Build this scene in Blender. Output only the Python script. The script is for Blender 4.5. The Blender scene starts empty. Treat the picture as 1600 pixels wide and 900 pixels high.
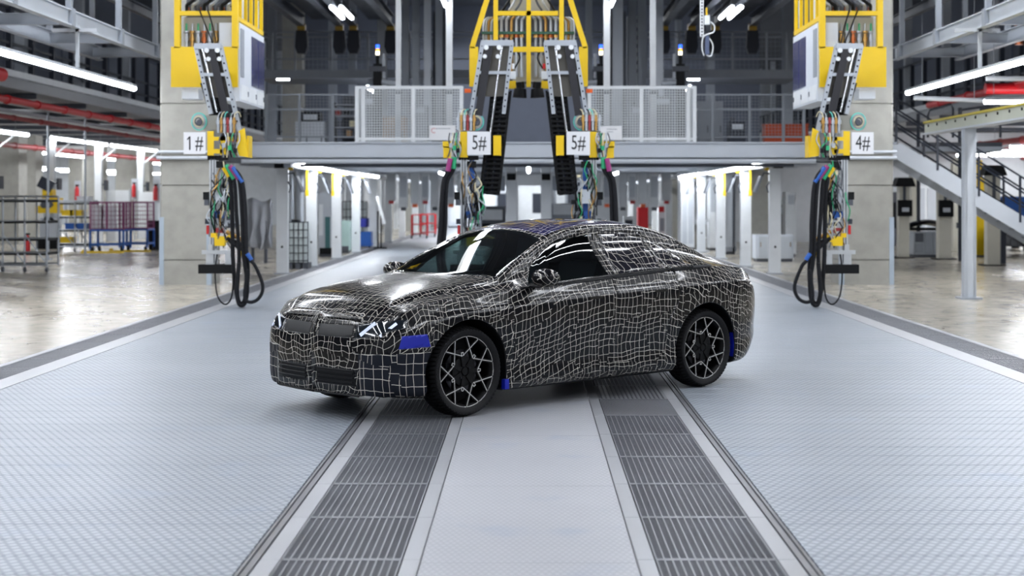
import bpy, bmesh, math, random
import numpy as np
from mathutils import Vector, Matrix
random.seed(7)
SC = bpy.context.scene
COL = SC.collection
PI = math.pi

# ------------------------------------------------------------------ camera
FPX, HC = 2450.0, 1.75            # focal length in pixels of a 1600 px frame, eye height
cam_d = bpy.data.cameras.new('camera'); cam = bpy.data.objects.new('camera', cam_d); COL.objects.link(cam)
cam.location = (0, 0, HC); cam.rotation_euler = (PI / 2, 0, 0)
cam_d.sensor_width = 36; cam_d.lens = 36 * FPX / 1600
cam_d.shift_x = (800 - 826) / 1600; cam_d.shift_y = -(450 - 308) / 1600
cam_d.clip_end = 300
cam_d.dof.use_dof = True; cam_d.dof.focus_distance = 12.9; cam_d.dof.aperture_fstop = 2.2
SC.camera = cam
SC.view_settings.view_transform = 'Standard'; SC.view_settings.look = 'None'
SC.view_settings.exposure = -0.38; SC.view_settings.gamma = 1.0
SC.view_settings.use_curve_mapping = False
SC.cycles.max_bounces = 8
SC.cycles.sample_clamp_indirect = 6.0

# ------------------------------------------------------------------ world: the even light of the rest of the hall
W = bpy.data.worlds.new('hall_air'); SC.world = W; W.use_nodes = True
W.node_tree.nodes['Background'].inputs[0].default_value = (0.86, 0.92, 1.0, 1)
W.node_tree.nodes['Background'].inputs[1].default_value = 0.8

CEIL_W = 50.0      # watts of one overhead luminaire of the hall
TUBE_E = 40.0      # emission of the visible tube lights

# ------------------------------------------------------------------ materials
def lin(c):
    if isinstance(c, str):
        c = [int(c[i:i + 2], 16) / 255 for i in (0, 2, 4)]
    return [(x / 12.92 if x <= .04045 else ((x + .055) / 1.055) ** 2.4) for x in c]
MATS = {}
def N(nt, t, **kw):
    n = nt.nodes.new(t)
    for k, v in kw.items(): setattr(n, k, v)
    return n
def math_node(nt, op, a, b=None, c=None):
    n = N(nt, 'ShaderNodeMath', operation=op)
    for i, v in enumerate((a, b, c)):
        if v is None: continue
        if isinstance(v, (int, float)): n.inputs[i].default_value = v
        else: nt.links.new(v, n.inputs[i])
    return n.outputs[0]
def M(name, col, rough=.5, metal=0.0, var=.12, vs=3.0, bump=0.0, bs=40.0, coat=0.0, rvar=.1):
    """procedural principled material: mottled colour, uneven gloss, fine relief"""
    if name in MATS: return MATS[name]
    m = bpy.data.materials.new(name); m.use_nodes = True; nt = m.node_tree; MATS[name] = m
    p = nt.nodes['Principled BSDF']; L = nt.links
    tc = N(nt, 'ShaderNodeTexCoord'); c = lin(col)
    nz = N(nt, 'ShaderNodeTexNoise'); nz.inputs['Scale'].default_value = vs; nz.inputs['Detail'].default_value = 4
    L.new(tc.outputs['Object'], nz.inputs['Vector'])
    mix = N(nt, 'ShaderNodeMix', data_type='RGBA')
    mix.inputs['A'].default_value = [x * (1 - var) for x in c] + [1]
    mix.inputs['B'].default_value = [min(1, x * (1 + var)) for x in c] + [1]
    L.new(nz.outputs['Fac'], mix.inputs['Factor']); L.new(mix.outputs['Result'], p.inputs['Base Color'])
    mr = N(nt, 'ShaderNodeMapRange'); mr.inputs['To Min'].default_value = max(0, rough - rvar); mr.inputs['To Max'].default_value = min(1, rough + rvar)
    L.new(nz.outputs['Fac'], mr.inputs['Value']); L.new(mr.outputs['Result'], p.inputs['Roughness'])
    p.inputs['Metallic'].default_value = metal
    if coat: p.inputs['Coat Weight'].default_value = coat
    if bump:
        n2 = N(nt, 'ShaderNodeTexNoise'); n2.inputs['Scale'].default_value = bs; L.new(tc.outputs['Object'], n2.inputs['Vector'])
        b = N(nt, 'ShaderNodeBump'); b.inputs['Strength'].default_value = bump; b.inputs['Distance'].default_value = .01
        L.new(n2.outputs['Fac'], b.inputs['Height']); L.new(b.outputs['Normal'], p.inputs['Normal'])
    return m
def EM(name, col, s):
    if name in MATS: return MATS[name]
    m = bpy.data.materials.new(name); m.use_nodes = True; nt = m.node_tree; MATS[name] = m
    p = nt.nodes['Principled BSDF']; p.inputs['Base Color'].default_value = lin(col) + [1]
    p.inputs['Emission Color'].default_value = lin(col) + [1]; p.inputs['Emission Strength'].default_value = s
    return m
def glass_mat(name, tint, gloss=.12, rough=.02):
    if name in MATS: return MATS[name]
    m = bpy.data.materials.new(name); m.use_nodes = True; nt = m.node_tree; MATS[name] = m
    nt.nodes.remove(nt.nodes['Principled BSDF']); out = nt.nodes['Material Output']
    t = N(nt, 'ShaderNodeBsdfTransparent'); t.inputs[0].default_value = lin(tint) + [1]
    g = N(nt, 'ShaderNodeBsdfGlossy'); g.inputs['Roughness'].default_value = rough
    lw = N(nt, 'ShaderNodeLayerWeight'); lw.inputs['Blend'].default_value = .5
    mx = N(nt, 'ShaderNodeMixShader'); f = math_node(nt, 'MULTIPLY_ADD', math_node(nt, 'POWER', lw.outputs['Facing'], 5.0), .9, gloss * .5)
    nt.links.new(f, mx.inputs[0]); nt.links.new(t.outputs[0], mx.inputs[1]); nt.links.new(g.outputs[0], mx.inputs[2])
    nt.links.new(mx.outputs[0], out.inputs[0])
    return m

WHITE = M('white_paint', 'DCE0E4', .45); LGREY = M('light_grey_paint', 'BCC2CA', .5, var=.08)
GREY = M('mid_grey_paint', '8C929B', .5); DGREY = M('dark_grey_paint', '4B4F58', .55)
STEEL = M('galvanised_steel', 'A9AFB7', .42, .6, bump=.05); ALU = M('aluminium', 'C6CACE', .35, .75)
BLACK = M('black_plastic', '0F1013', .55); RUBBER = M('black_rubber', '1A1B1F', .7, bump=.1)
NAVY = M('dark_navy_paint', '1D2432', .45)
YEL = M('yellow_paint', 'E2BC04', .42, var=.06); RED = M('red_paint', 'B8151E', .4); DRED = M('dull_red', '8E2A2C', .5)
BLUE = M('blue_paint', '1E57A8', .42); PURP = M('purple_wire', '7A3560', .5); ORANGE = M('orange_plastic', 'E8611C', .45)
GREEN = M('green_plastic', '1F9C6A', .45); CYAN = M('cyan_tube', '5CC5B8', .4); BEIGE = M('beige_hose', 'CFC7A6', .5)
BROWN = M('cardboard', '9A7A58', .8); BRASS = M('brass_fitting', 'A8834A', .35, .8); COPPER = M('copper_fitting', 'B0643C', .35, .8)
TUBE = EM('tube_light_diffuser', 'F4F8FF', TUBE_E); LED_B = EM('blue_signal_light', '2E62FF', 4.0); LED_W = EM('white_signal_light', 'FFF4D8', 6.0)
LED_G = EM('green_signal_light', '10E08A', 5.0); LED_R = EM('red_signal_light', 'FF3020', 3.0); LED_Y = EM('amber_signal_light', 'FFB000', 2.5)

def concrete_mat():
    m = M('cast_concrete', '9E9D97', .75, var=.16, vs=.9, bump=.08, bs=30)
    nt = m.node_tree; p = nt.nodes['Principled BSDF']
    src = p.inputs['Base Color'].links[0].from_socket
    tc = N(nt, 'ShaderNodeTexCoord'); nz = N(nt, 'ShaderNodeTexNoise'); nz.inputs['Scale'].default_value = 4; nz.inputs['Detail'].default_value = 8
    nt.links.new(tc.outputs['Object'], nz.inputs['Vector'])
    rp = N(nt, 'ShaderNodeValToRGB'); rp.color_ramp.elements[0].position = .3; rp.color_ramp.elements[0].color = (.86, .86, .86, 1)
    rp.color_ramp.elements[1].position = .6; rp.color_ramp.elements[1].color = (1, 1, 1, 1); nt.links.new(nz.outputs['Fac'], rp.inputs[0])
    mx = N(nt, 'ShaderNodeMix', data_type='RGBA', blend_type='MULTIPLY'); mx.inputs['Factor'].default_value = 1
    nt.links.new(src, mx.inputs['A']); nt.links.new(rp.outputs[0], mx.inputs['B']); nt.links.new(mx.outputs['Result'], p.inputs['Base Color'])
    return m
CONC = concrete_mat()

def epoxy_mat():
    """polished concrete hall floor: beige cement with cloudy stains and a glossy seal"""
    m = bpy.data.materials.new('sealed_concrete_floor'); m.use_nodes = True; nt = m.node_tree; p = nt.nodes['Principled BSDF']; L = nt.links
    tc = N(nt, 'ShaderNodeTexCoord')
    a = N(nt, 'ShaderNodeTexNoise'); a.inputs['Scale'].default_value = .35; a.inputs['Detail'].default_value = 8; a.inputs['Roughness'].default_value = .62
    b = N(nt, 'ShaderNodeTexNoise'); b.inputs['Scale'].default_value = 2.6; b.inputs['Detail'].default_value = 7; b.inputs['Distortion'].default_value = 1.4
    for n in (a, b): L.new(tc.outputs['Object'], n.inputs['Vector'])
    s = math_node(nt, 'ADD', math_node(nt, 'MULTIPLY', a.outputs['Fac'], .6), math_node(nt, 'MULTIPLY', b.outputs['Fac'], .4))
    rp = N(nt, 'ShaderNodeValToRGB'); L.new(s, rp.inputs[0])
    e = rp.color_ramp.elements; e[0].position = .34; e[0].color = lin('968F83') + [1]; e[1].position = .66; e[1].color = lin('C2BBAD') + [1]
    L.new(rp.outputs[0], p.inputs['Base Color'])
    mr = N(nt, 'ShaderNodeMapRange'); mr.inputs['To Min'].default_value = .1; mr.inputs['To Max'].default_value = .34
    L.new(b.outputs['Fac'], mr.inputs['Value']); L.new(mr.outputs[0], p.inputs['Roughness'])
    return m
EPOXY = epoxy_mat()

def rib_plate_mat(name, c0, c1, px, py, rough=.42, strength=.55):
    """anti-slip steel plate: rows of small raised pads over a dusty galvanised sheet"""
    m = bpy.data.materials.new(name); m.use_nodes = True; nt = m.node_tree; p = nt.nodes['Principled BSDF']; L = nt.links
    ge = N(nt, 'ShaderNodeNewGeometry'); sx = N(nt, 'ShaderNodeSeparateXYZ'); L.new(ge.outputs['Position'], sx.inputs[0])
    u = math_node(nt, 'MULTIPLY', sx.outputs[0], 2 * PI / px); row = math_node(nt, 'FLOOR', math_node(nt, 'DIVIDE', sx.outputs[1], py))
    sh = math_node(nt, 'MULTIPLY', math_node(nt, 'MODULO', row, 2.0), PI)
    v = math_node(nt, 'MULTIPLY', sx.outputs[1], 2 * PI / py)
    a = math_node(nt, 'SINE', math_node(nt, 'ADD', u, sh)); b = math_node(nt, 'COSINE', v)
    h = math_node(nt, 'ADD', math_node(nt, 'MULTIPLY', a, .6), math_node(nt, 'MULTIPLY', b, -.5))
    pad = N(nt, 'ShaderNodeMapRange', interpolation_type='SMOOTHSTEP'); L.new(h, pad.inputs['Value'])
    pad.inputs['From Min'].default_value = -.15; pad.inputs['From Max'].default_value = .45
    nz = N(nt, 'ShaderNodeTexNoise'); nz.inputs['Scale'].default_value = .7; nz.inputs['Detail'].default_value = 9; nz.inputs['Roughness'].default_value = .65
    L.new(ge.outputs['Position'], nz.inputs['Vector'])
    mix = N(nt, 'ShaderNodeMix', data_type='RGBA'); mix.inputs['A'].default_value = lin(c0) + [1]; mix.inputs['B'].default_value = lin(c1) + [1]
    fac = math_node(nt, 'ADD', math_node(nt, 'MULTIPLY', pad.outputs[0], strength), math_node(nt, 'MULTIPLY', nz.outputs['Fac'], 1 - strength))
    L.new(fac, mix.inputs['Factor'])
    # bluish worn patches
    n3 = N(nt, 'ShaderNodeTexNoise'); n3.inputs['Scale'].default_value = 1.9; n3.inputs['Detail'].default_value = 6
    L.new(ge.outputs['Position'], n3.inputs['Vector'])
    r3 = N(nt, 'ShaderNodeMapRange', interpolation_type='SMOOTHSTEP'); r3.inputs['From Min'].default_value = .56; r3.inputs['From Max'].default_value = .74
    r3.inputs['To Max'].default_value = .35; L.new(n3.outputs['Fac'], r3.inputs['Value'])
    mx2 = N(nt, 'ShaderNodeMix', data_type='RGBA'); L.new(r3.outputs[0], mx2.inputs['Factor']); L.new(mix.outputs['Result'], mx2.inputs['A'])
    mx2.inputs['B'].default_value = lin('8795AB') + [1]; L.new(mx2.outputs['Result'], p.inputs['Base Color'])
    p.inputs['Roughness'].default_value = rough; p.inputs['Metallic'].default_value = .25
    bp = N(nt, 'ShaderNodeBump'); bp.inputs['Strength'].default_value = .35; bp.inputs['Distance'].default_value = .004
    L.new(pad.outputs[0], bp.inputs['Height']); L.new(bp.outputs['Normal'], p.inputs['Normal'])
    return m
PLATE = rib_plate_mat('pad_plate_steel', '69717B', 'B0B6BE', .06, .06)
CPLATE = rib_plate_mat('centre_plate_steel', '97999F', 'B9BABF', .035, .05, .45, .4)
SMOOTH = M('brushed_floor_steel', 'A4A6AB', .38, .35, var=.14, vs=2.2); RAIL = M('floor_rail_steel', '84858A', .35, .6, var=.2)
GRATE = M('grating_steel', '8E9096', .35, .55, var=.25, vs=2.0); PIT = M('pit_dark', '23252B', .8)

# ------------------------------------------------------------------ mesh builder and scene tree
ORG = {}
class MB:
    def __init__(s): s.v = []; s.f = []
    def add(s, vs, fs):
        o = len(s.v); s.v += [tuple(v) for v in vs]; s.f += [tuple(i + o for i in f) for f in fs]; return s
    def box(s, a, b):
        x0, x1 = sorted((a[0], b[0])); y0, y1 = sorted((a[1], b[1])); z0, z1 = sorted((a[2], b[2]))
        return s.add([(x0, y0, z0), (x1, y0, z0), (x1, y1, z0), (x0, y1, z0), (x0, y0, z1), (x1, y0, z1), (x1, y1, z1), (x0, y1, z1)],
                     [(0, 3, 2, 1), (4, 5, 6, 7), (0, 1, 5, 4), (1, 2, 6, 5), (2, 3, 7, 6), (3, 0, 4, 7)])
    def cb(s, c, d): return s.box([c[i] - d[i] / 2 for i in range(3)], [c[i] + d[i] / 2 for i in range(3)])
    def bar(s, p, q, w, h, up=(0, 0, 1)):
        """box of section w (side) x h (up) running from p to q"""
        p, q = Vector(p), Vector(q); d = (q - p).normalized(); u = Vector(up)
        sd = d.cross(u)
        if sd.length < 1e-4: sd = d.cross(Vector((0, 1, 0)))
        sd.normalize(); u = sd.cross(d).normalized(); vs = []
        for e in (p, q):
            for a, b in ((-1, -1), (1, -1), (1, 1), (-1, 1)): vs.append(e + sd * a * w / 2 + u * b * h / 2)
        return s.add(vs, [(3, 2, 1, 0), (4, 5, 6, 7), (0, 1, 5, 4), (1, 2, 6, 5), (2, 3, 7, 6), (3, 0, 4, 7)])
    def cyl(s, p, q, r, n=10, r2=None):
        p, q = Vector(p), Vector(q); d = (q - p).normalized(); r2 = r if r2 is None else r2
        a = d.cross(Vector((0, 0, 1)) if abs(d.z) < .9 else Vector((1, 0, 0))).normalized(); b = d.cross(a); vs = []
        for e, rr in ((p, r), (q, r2)):
            for i in range(n): t = 2 * PI * i / n; vs.append(e + a * math.cos(t) * rr + b * math.sin(t) * rr)
        fs = [(i, (i + 1) % n, n + (i + 1) % n, n + i) for i in range(n)] + [tuple(range(n - 1, -1, -1)), tuple(range(n, 2 * n))]
        return s.add(vs, fs)
    def tube(s, pts, r, n=7, closed=False, smooth=0):
        P = [Vector(p) for p in pts]
        if smooth: P = spline(P, smooth, closed)
        m = len(P); up = None; o = len(s.v); vs = []
        for i in range(m):
            d = (P[(i + 1) % m] - P[i - 1]) if closed else (P[min(i + 1, m - 1)] - P[max(i - 1, 0)])
            d.normalize()
            if up is None: up = d.orthogonal().normalized()
            up = (up - d * up.dot(d)).normalized(); b = d.cross(up)
            for k in range(n): t = 2 * PI * k / n; vs.append(P[i] + up * math.cos(t) * r + b * math.sin(t) * r)
        fs = []
        for i in range(m if closed else m - 1):
            j = (i + 1) % m
            for k in range(n): fs.append((i * n + k, i * n + (k + 1) % n, j * n + (k + 1) % n, j * n + k))
        if not closed: fs += [tuple(range(n - 1, -1, -1)), tuple(range((m - 1) * n, m * n))]
        return s.add(vs, fs)
    def prism(s, poly, axis, a, b):
        """polygon of the two other axes (in x,y,z order) extruded along axis from a to b"""
        n = len(poly); vs = []
        for e in (a, b):
            for (u, w) in poly: vs.append({'x': (e, u, w), 'y': (u, e, w), 'z': (u, w, e)}[axis])
        return s.add(vs, [tuple(range(n)), tuple(range(2 * n - 1, n - 1, -1))] + [(i, n + i, n + (i + 1) % n, (i + 1) % n) for i in range(n)])
    def lathe(s, prof, c, axis='y', n=32):
        """profile of (along, radius) turned about an axis through c"""
        vs = []; m = len(prof)
        for i in range(n):
            t = 2 * PI * i / n; cs, sn = math.cos(t), math.sin(t)
            for (al, r) in prof:
                p = {'y': (r * cs, al, r * sn), 'z': (r * cs, r * sn, al), 'x': (al, r * cs, r * sn)}[axis]
                vs.append((c[0] + p[0], c[1] + p[1], c[2] + p[2]))
        fs = [(i * m + k, i * m + k + 1, ((i + 1) % n) * m + k + 1, ((i + 1) % n) * m + k) for i in range(n) for k in range(m - 1)]
        return s.add(vs, fs)
    def ibeam(s, p, q, w, h, t=.015, up=(0, 0, 1)):
        p, q = Vector(p), Vector(q); u = Vector(up)
        s.bar(p + u * (h / 2 - t / 2), q + u * (h / 2 - t / 2), w, t, up); s.bar(p - u * (h / 2 - t / 2), q - u * (h / 2 - t / 2), w, t, up)
        return s.bar(p, q, t, h - 2 * t, up)
    def build(s, name, mat, parent=None, smooth=False, kind=None):
        me = bpy.data.meshes.new(name)
        root = parent
        while root is not None and root.parent is not None: root = root.parent
        o3 = ORG.get(root.name, (0, 0, 0)) if root is not None else (0, 0, 0)
        vs = s.v if o3 == (0, 0, 0) else [(v[0] - o3[0], v[1] - o3[1], v[2] - o3[2]) for v in s.v]
        me.from_pydata(vs, [], s.f)
        bm = bmesh.new(); bm.from_mesh(me); bmesh.ops.recalc_face_normals(bm, faces=bm.faces); bm.to_mesh(me); bm.free()
        me.materials.append(mat)
        if smooth: me.shade_smooth(); me.set_sharp_from_angle(angle=math.radians(40))
        o = bpy.data.objects.new(name, me); COL.objects.link(o); o.parent = parent
        if kind: o['kind'] = kind
        return o
def spline(P, k, closed=False):
    out = []; m = len(P)
    for i in range(m if closed else m - 1):
        if closed: a, b, c, d = P[i - 1], P[i], P[(i + 1) % m], P[(i + 2) % m]
        else: a, b, c, d = P[max(i - 1, 0)], P[i], P[i + 1], P[min(i + 2, m - 1)]
        for j in range(k):
            t = j / k
            out.append(.5 * ((2 * b) + (c - a) * t + (2 * a - 5 * b + 4 * c - d) * t * t + (3 * b - a - 3 * c + d) * t ** 3))
    if not closed: out.append(P[-1])
    return out
def tag(o, label, cat, group=None):
    o['label'] = label; o['category'] = cat
    if group: o['group'] = group
    return o
def thing(name, label, cat, loc=(0, 0, 0), group=None):
    o = bpy.data.objects.new(name, None); COL.objects.link(o); o.location = loc; o.empty_display_size = .2
    ORG[o.name] = tuple(loc); return tag(o, label, cat, group)
def struct(o, label=None):
    o['kind'] = 'structure'
    if label: o['label'] = label
    return o
def piece(me_obj, parent, off):
    """a copy of a piece that shares its mesh, moved by off"""
    c = me_obj.copy(); COL.objects.link(c); c.parent = parent
    c.location = Vector(me_obj.location) + Vector(off); return c
def copy_thing(root, off, label, group=None):
    r = root.copy(); COL.objects.link(r); r.location = root.location + Vector(off); r['label'] = label
    ORG[r.name] = tuple(r.location)
    if group: r['group'] = group
    for ch in [o for o in COL.objects if o.parent == root]:
        c = ch.copy(); COL.objects.link(c); c.parent = r
        for g in [o for o in COL.objects if o.parent == ch]:
            d = g.copy(); COL.objects.link(d); d.parent = c
    return r
def text_mesh(name, txt, size, mat, parent, loc, rot=(PI / 2, 0, 0), bold=0.0):
    cu = bpy.data.curves.new(name, 'FONT'); cu.body = txt; cu.size = size; cu.align_x = 'CENTER'; cu.align_y = 'CENTER'; cu.extrude = .001; cu.offset = bold
    t = bpy.data.objects.new(name, cu); COL.objects.link(t)
    dg = bpy.context.evaluated_depsgraph_get(); me = bpy.data.meshes.new_from_object(t.evaluated_get(dg))
    bpy.data.objects.remove(t); me.materials.clear(); me.materials.append(mat)
    o = bpy.data.objects.new(name, me); COL.objects.link(o); o.parent = parent
    root = parent
    while root is not None and root.parent is not None: root = root.parent
    o3 = ORG.get(root.name, (0, 0, 0)) if root is not None else (0, 0, 0)
    o.location = [loc[i] - o3[i] for i in range(3)]; o.rotation_euler = rot
    return o
def X(px, Y): return (px - 826) * Y / FPX
def Zh(py, Y): return HC + (308 - py) * Y / FPX
# ------------------------------------------------------------------ lights of the hall
DECK_Z = Zh(222, 34.0)
def hang_z(c):
    if abs(c.x) < 8 and 33 < c.y < 61 and c.z < 2.9: return DECK_Z - .37
    if abs(c.x) < 9 and 49 < c.y < 61 and c.z < 5.6: return 5.715
    if abs(c.x) < 9 and c.y < 49.5: return 9.18 if abs(c.x) < 7 else None
    if abs(c.x) > 12.3: return 4.34
    return 9.18
def luminaire(p, q, label, w=.09, group=None, watts=0, name='tube_light', hang=None, mat=None):
    """long linear light: painted housing with a bright diffuser below, hung on thin rods"""
    p, q = Vector(p), Vector(q); c = (p + q) / 2
    t = thing(name, label, 'light', tuple(c), group)
    MB().bar(p + Vector((0, 0, w * .55)), q + Vector((0, 0, w * .55)), w * 1.1, w * .5).build('housing', LGREY, t)
    d = (q - p).normalized()
    MB().cyl(p, q, w / 2, 10).build('diffuser', mat or TUBE, t, True)
    if hang is None and watts >= 0 and name == 'tube_light': hang = hang_z(c)
    if hang:
        for f in (.12, .88): e = p + (q - p) * f; MB().cyl(e + Vector((0, 0, w * .7)), (e.x, e.y, hang), .008, 6).build('suspension_rod', GREY, t)
    if watts:
        la = bpy.data.lights.new('lamp_glow', 'AREA'); la.shape = 'RECTANGLE'; L = (q - p).length
        la.size = w * 1.6; la.size_y = L; la.energy = watts; la.color = (.95, .98, 1)
        lo = bpy.data.objects.new('lamp_glow', la); COL.objects.link(lo); lo.parent = t; lo.location = (0, 0, -w * .6)
        lo.rotation_euler = (0, 0, 0 if abs(d.y) > .5 else PI / 2)
    return t
# overhead rows along the lane, above the frame (they light the car and streak across its paint)
for a, sx in enumerate((-7.4, -2.6, 2.6, 7.4)):
    for b, y0 in enumerate((4, 11, 18, 25)):
        luminaire((sx, y0, 6.9), (sx, y0 + 5.6, 6.9), 'long ceiling light above the conveyor lane, %s row from the left, %s from the camera' % (('first', 'second', 'third', 'last')[a], ('first', 'second', 'third', 'last')[b]), .22,
                  'ceiling lights above the lane', CEIL_W, 'ceiling_light', 8.9)
# rows deeper in the hall
for a, sx in enumerate((-16, -11.5, 11.5, 16)):
    for b, y0 in enumerate((3, 12)):
        luminaire((sx, y0, 6.9), (sx, y0 + 7, 6.9), 'long ceiling light above the side bays, %s, %s' % (('outer left', 'inner left', 'inner right', 'outer right')[a], ('nearer', 'further')[b]), .22,
                  'ceiling lights above the side bays', CEIL_W * 1.3, 'ceiling_light', 8.9)

# ------------------------------------------------------------------ floor
fl = MB()
for (x0, x1) in ((-46, -5.5), (5.4, 46)): fl.box((x0, -6, -.25), (x1, 110, 0))
FLOOR = struct(fl.build('floor', EPOXY), 'glossy beige sealed concrete hall floor')
pit = MB().box((-5.5, -6, -.5), (5.4, 110, -.32)).build('pit_floor', PIT); struct(pit, 'dark pit under the lane gratings')
lane = MB()
for (x0, x1) in ((-4.8, -4.74), (4.59, 4.65), (-1.37, -1.30), (1.30, 1.37), (-.62, -.50), (.50, .62)):
    lane.box((x0 - .03, -4, -.32), (x1 + .03, 108, -.03))
LANE = struct(lane.build('lane_bearers', RAIL), 'steel bearers carrying the conveyor lane plates')
def plank_mesh(x0, x1, ln, mat, name, th=.02, gap=.006):
    m = MB(); x0 += .003; x1 -= .003; b = .003
    y0, y1 = gap / 2, ln - gap / 2
    m.add([(x0, y0, -th), (x1, y0, -th), (x1, y1, -th), (x0, y1, -th), (x0, y0, -b), (x1, y0, -b), (x1, y1, -b), (x0, y1, -b),
           (x0 + b, y0 + b, 0), (x1 - b, y0 + b, 0), (x1 - b, y1 - b, 0), (x0 + b, y1 - b, 0)],
          [(0, 3, 2, 1), (8, 9, 10, 11)] + [(i, (i + 1) % 4, 4 + (i + 1) % 4, 4 + i) for i in range(4)] + [(4 + i, 4 + (i + 1) % 4, 8 + (i + 1) % 4, 8 + i) for i in range(4)])
    return m.build(name, mat, LANE)
STEP = .37
for (x0, x1, nm) in ((-4.80, -1.37, 'floor_plate'), (1.37, 4.65, 'floor_plate')):
    a = plank_mesh(x0, x1, STEP, PLATE, nm); a.location = (0, 5.06, 0)
    for k in range(1, 52): piece(a, LANE, (0, k * STEP, 0))
    far0 = 5.06 + 52 * STEP
    MB().box((x0, far0, -.02), (x1, 108, 0)).build('far_plate_run', PLATE, LANE)
    MB().box((x0, -4, -.02), (x1, 5.06, 0)).build('near_plate_run', PLATE, LANE)
# centre sheet
a = plank_mesh(-.52, .52, 2.0, CPLATE, 'centre_plate', gap=.003); a.location = (0, 3.5, 0)
for k in range(1, 30): piece(a, LANE, (0, k * 2.0, 0))
# smooth side strips, one metre each
for (x0, x1) in ((-.61, -.52), (.52, .61), (-1.30, -1.20), (1.20, 1.30)):
    a = plank_mesh(x0, x1, 1.0, SMOOTH, 'edge_strip', gap=.003); a.location = (0, 3.57, 0)
    for k in range(1, 40): piece(a, LANE, (0, k, 0))
# conveyor guide rails with a dark slot
for sg in (-1, 1):
    MB().box((sg * 1.305, -4, -.03), (sg * 1.335, 108, .002)).box((sg * 1.348, -4, -.03), (sg * 1.362, 108, .002)).box((sg * 1.335, -4, -.03), (sg * 1.348, 108, -.012)).build('guide_rail', RAIL, LANE)
# open gratings of one metre with bearing bars, cross rods and end bars
def grating(x0, x1, nlong, ncross, name, wl=.006, wc=.005):
    m = MB(); d = .03
    for i in range(nlong + 1):
        x = x0 + .008 + (x1 - x0 - .016) * i / nlong; m.box((x - wl / 2, .01, -d), (x + wl / 2, .99, 0))
    for j in range(1, ncross):
        y = .01 + .98 * j / ncross; m.box((x0 + .006, y - wc / 2, -d), (x1 - .006, y + wc / 2, -.004))
    m.box((x0 + .004, .004, -d), (x1 - .004, .022, .001)); m.box((x0 + .004, .978, -d), (x1 - .004, .996, .001))
    return m.build(name, GRATE, LANE)
for (x0, x1) in ((-1.20, -.61), (.61, 1.20)):
    a = grating(x0, x1, 15, 38, 'grating_panel'); a.location = (0, 3.57, 0)
    for k in range(1, 40):
        if x0 > 0 and k in (9, 10): continue
        piece(a, LANE, (0, k, 0))
a = grating(.61, 1.20, 15, 14, 'grating_panel', .022, .02); a.location = (0, 13.57, 0)
a = grating(.61, 1.20, 46, 66, 'grating_panel', .007, .008); a.location = (0, 12.57, 0)
# drain gratings along both edges of the lane, with kerbs
for (k0, k1, g0, g1, e0, e1) in ((-4.80, -5.05, -5.05, -5.42, -5.42, -5.5), (4.65, 4.90, 4.90, 5.32, 5.32, 5.40)):
    MB().box((k0, -4, -.3), (k1, 108, .004)).build('kerb', SMOOTH, LANE)
    MB().box((e0, -4, -.3), (e1, 108, .006)).build('edge_angle', SMOOTH, LANE)
    lo, hi = min(g0, g1), max(g0, g1)
    a = grating(lo, hi, 9, 40, 'drain_grating', .008, .008); a.location = (0, 9, 0)
    for k in range(1, 40): piece(a, LANE, (0, k, 0))

# ------------------------------------------------------------------ ceiling, walls
ce = MB().box((-46, -6, 9.2), (46, 110, 9.5)).build('ceiling', M('ceiling_dark', '4A4E57', .8)); struct(ce, 'dark steel hall ceiling')
CEIL_BM = M('roof_truss_grey', '5A5F69', .6)
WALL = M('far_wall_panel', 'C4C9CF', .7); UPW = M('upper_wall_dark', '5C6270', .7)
struct(MB().box((-46, 100, -.2), (46, 100.4, 9.2)).build('wall_back', WALL), 'pale far end wall of the hall')
struct(MB().box((-44, -6, -.2), (-43.6, 110, 9.2)).build('wall_left', WALL), 'pale left wall of the hall')
struct(MB().box((43.6, -6, -.2), (44, 110, 9.2)).build('wall_right', WALL), 'pale right wall of the hall')

# the two concrete pillars that frame the lane
def pillar(x0, x1, y0, name, n, side):
    p = MB()
    zs = [0, .48, .51, 1.97, 2.0, 3.6, 3.63, 9.2]; r = .03
    ch = .03
    for i in range(len(zs) - 1):
        ins = r if i % 2 else 0
        a, b, c, d = x0 + ins, x1 - ins, y0 + ins, y0 + 1.0 - ins
        p.prism([(a + ch, c), (b - ch, c), (b, c + ch), (b, d - ch), (b - ch, d), (a + ch, d), (a, d - ch), (a, c + ch)], 'z', zs[i], zs[i + 1])
    o = p.build(name, CONC); struct(o, 'square concrete pillar ' + side)
    g = MB()
    for xx in (x0, x1):
        g.box((xx - .012, y0 - .012, .0), (xx + .012, y0 + .10, 1.35)); g.box((xx - (.0 if xx == x0 else .08), y0 - .014, 0), (xx + (.08 if xx == x0 else 0), y0 - .002, 1.35))
    g.build('corner_guard', M('guard_steel', 'A9B6C4', .4, .5), o)
    MB().cyl((x0 - .05, y0 - .07, 2.53), (x1 + .05, y0 - .07, 2.53), .035, 10).cyl((x0 - .05, y0 - .07, 2.65), (x1 + .05, y0 - .07, 2.65), .03, 10).build('conduit', LGREY, o, True)
    return o
pillar(-7.36, -6.35, 31.3, 'pillar', 1, 'behind the hoist marked 1#')
pillar(6.22, 7.28, 31.3, 'pillar', 2, 'behind the hoist marked 4#')
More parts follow.
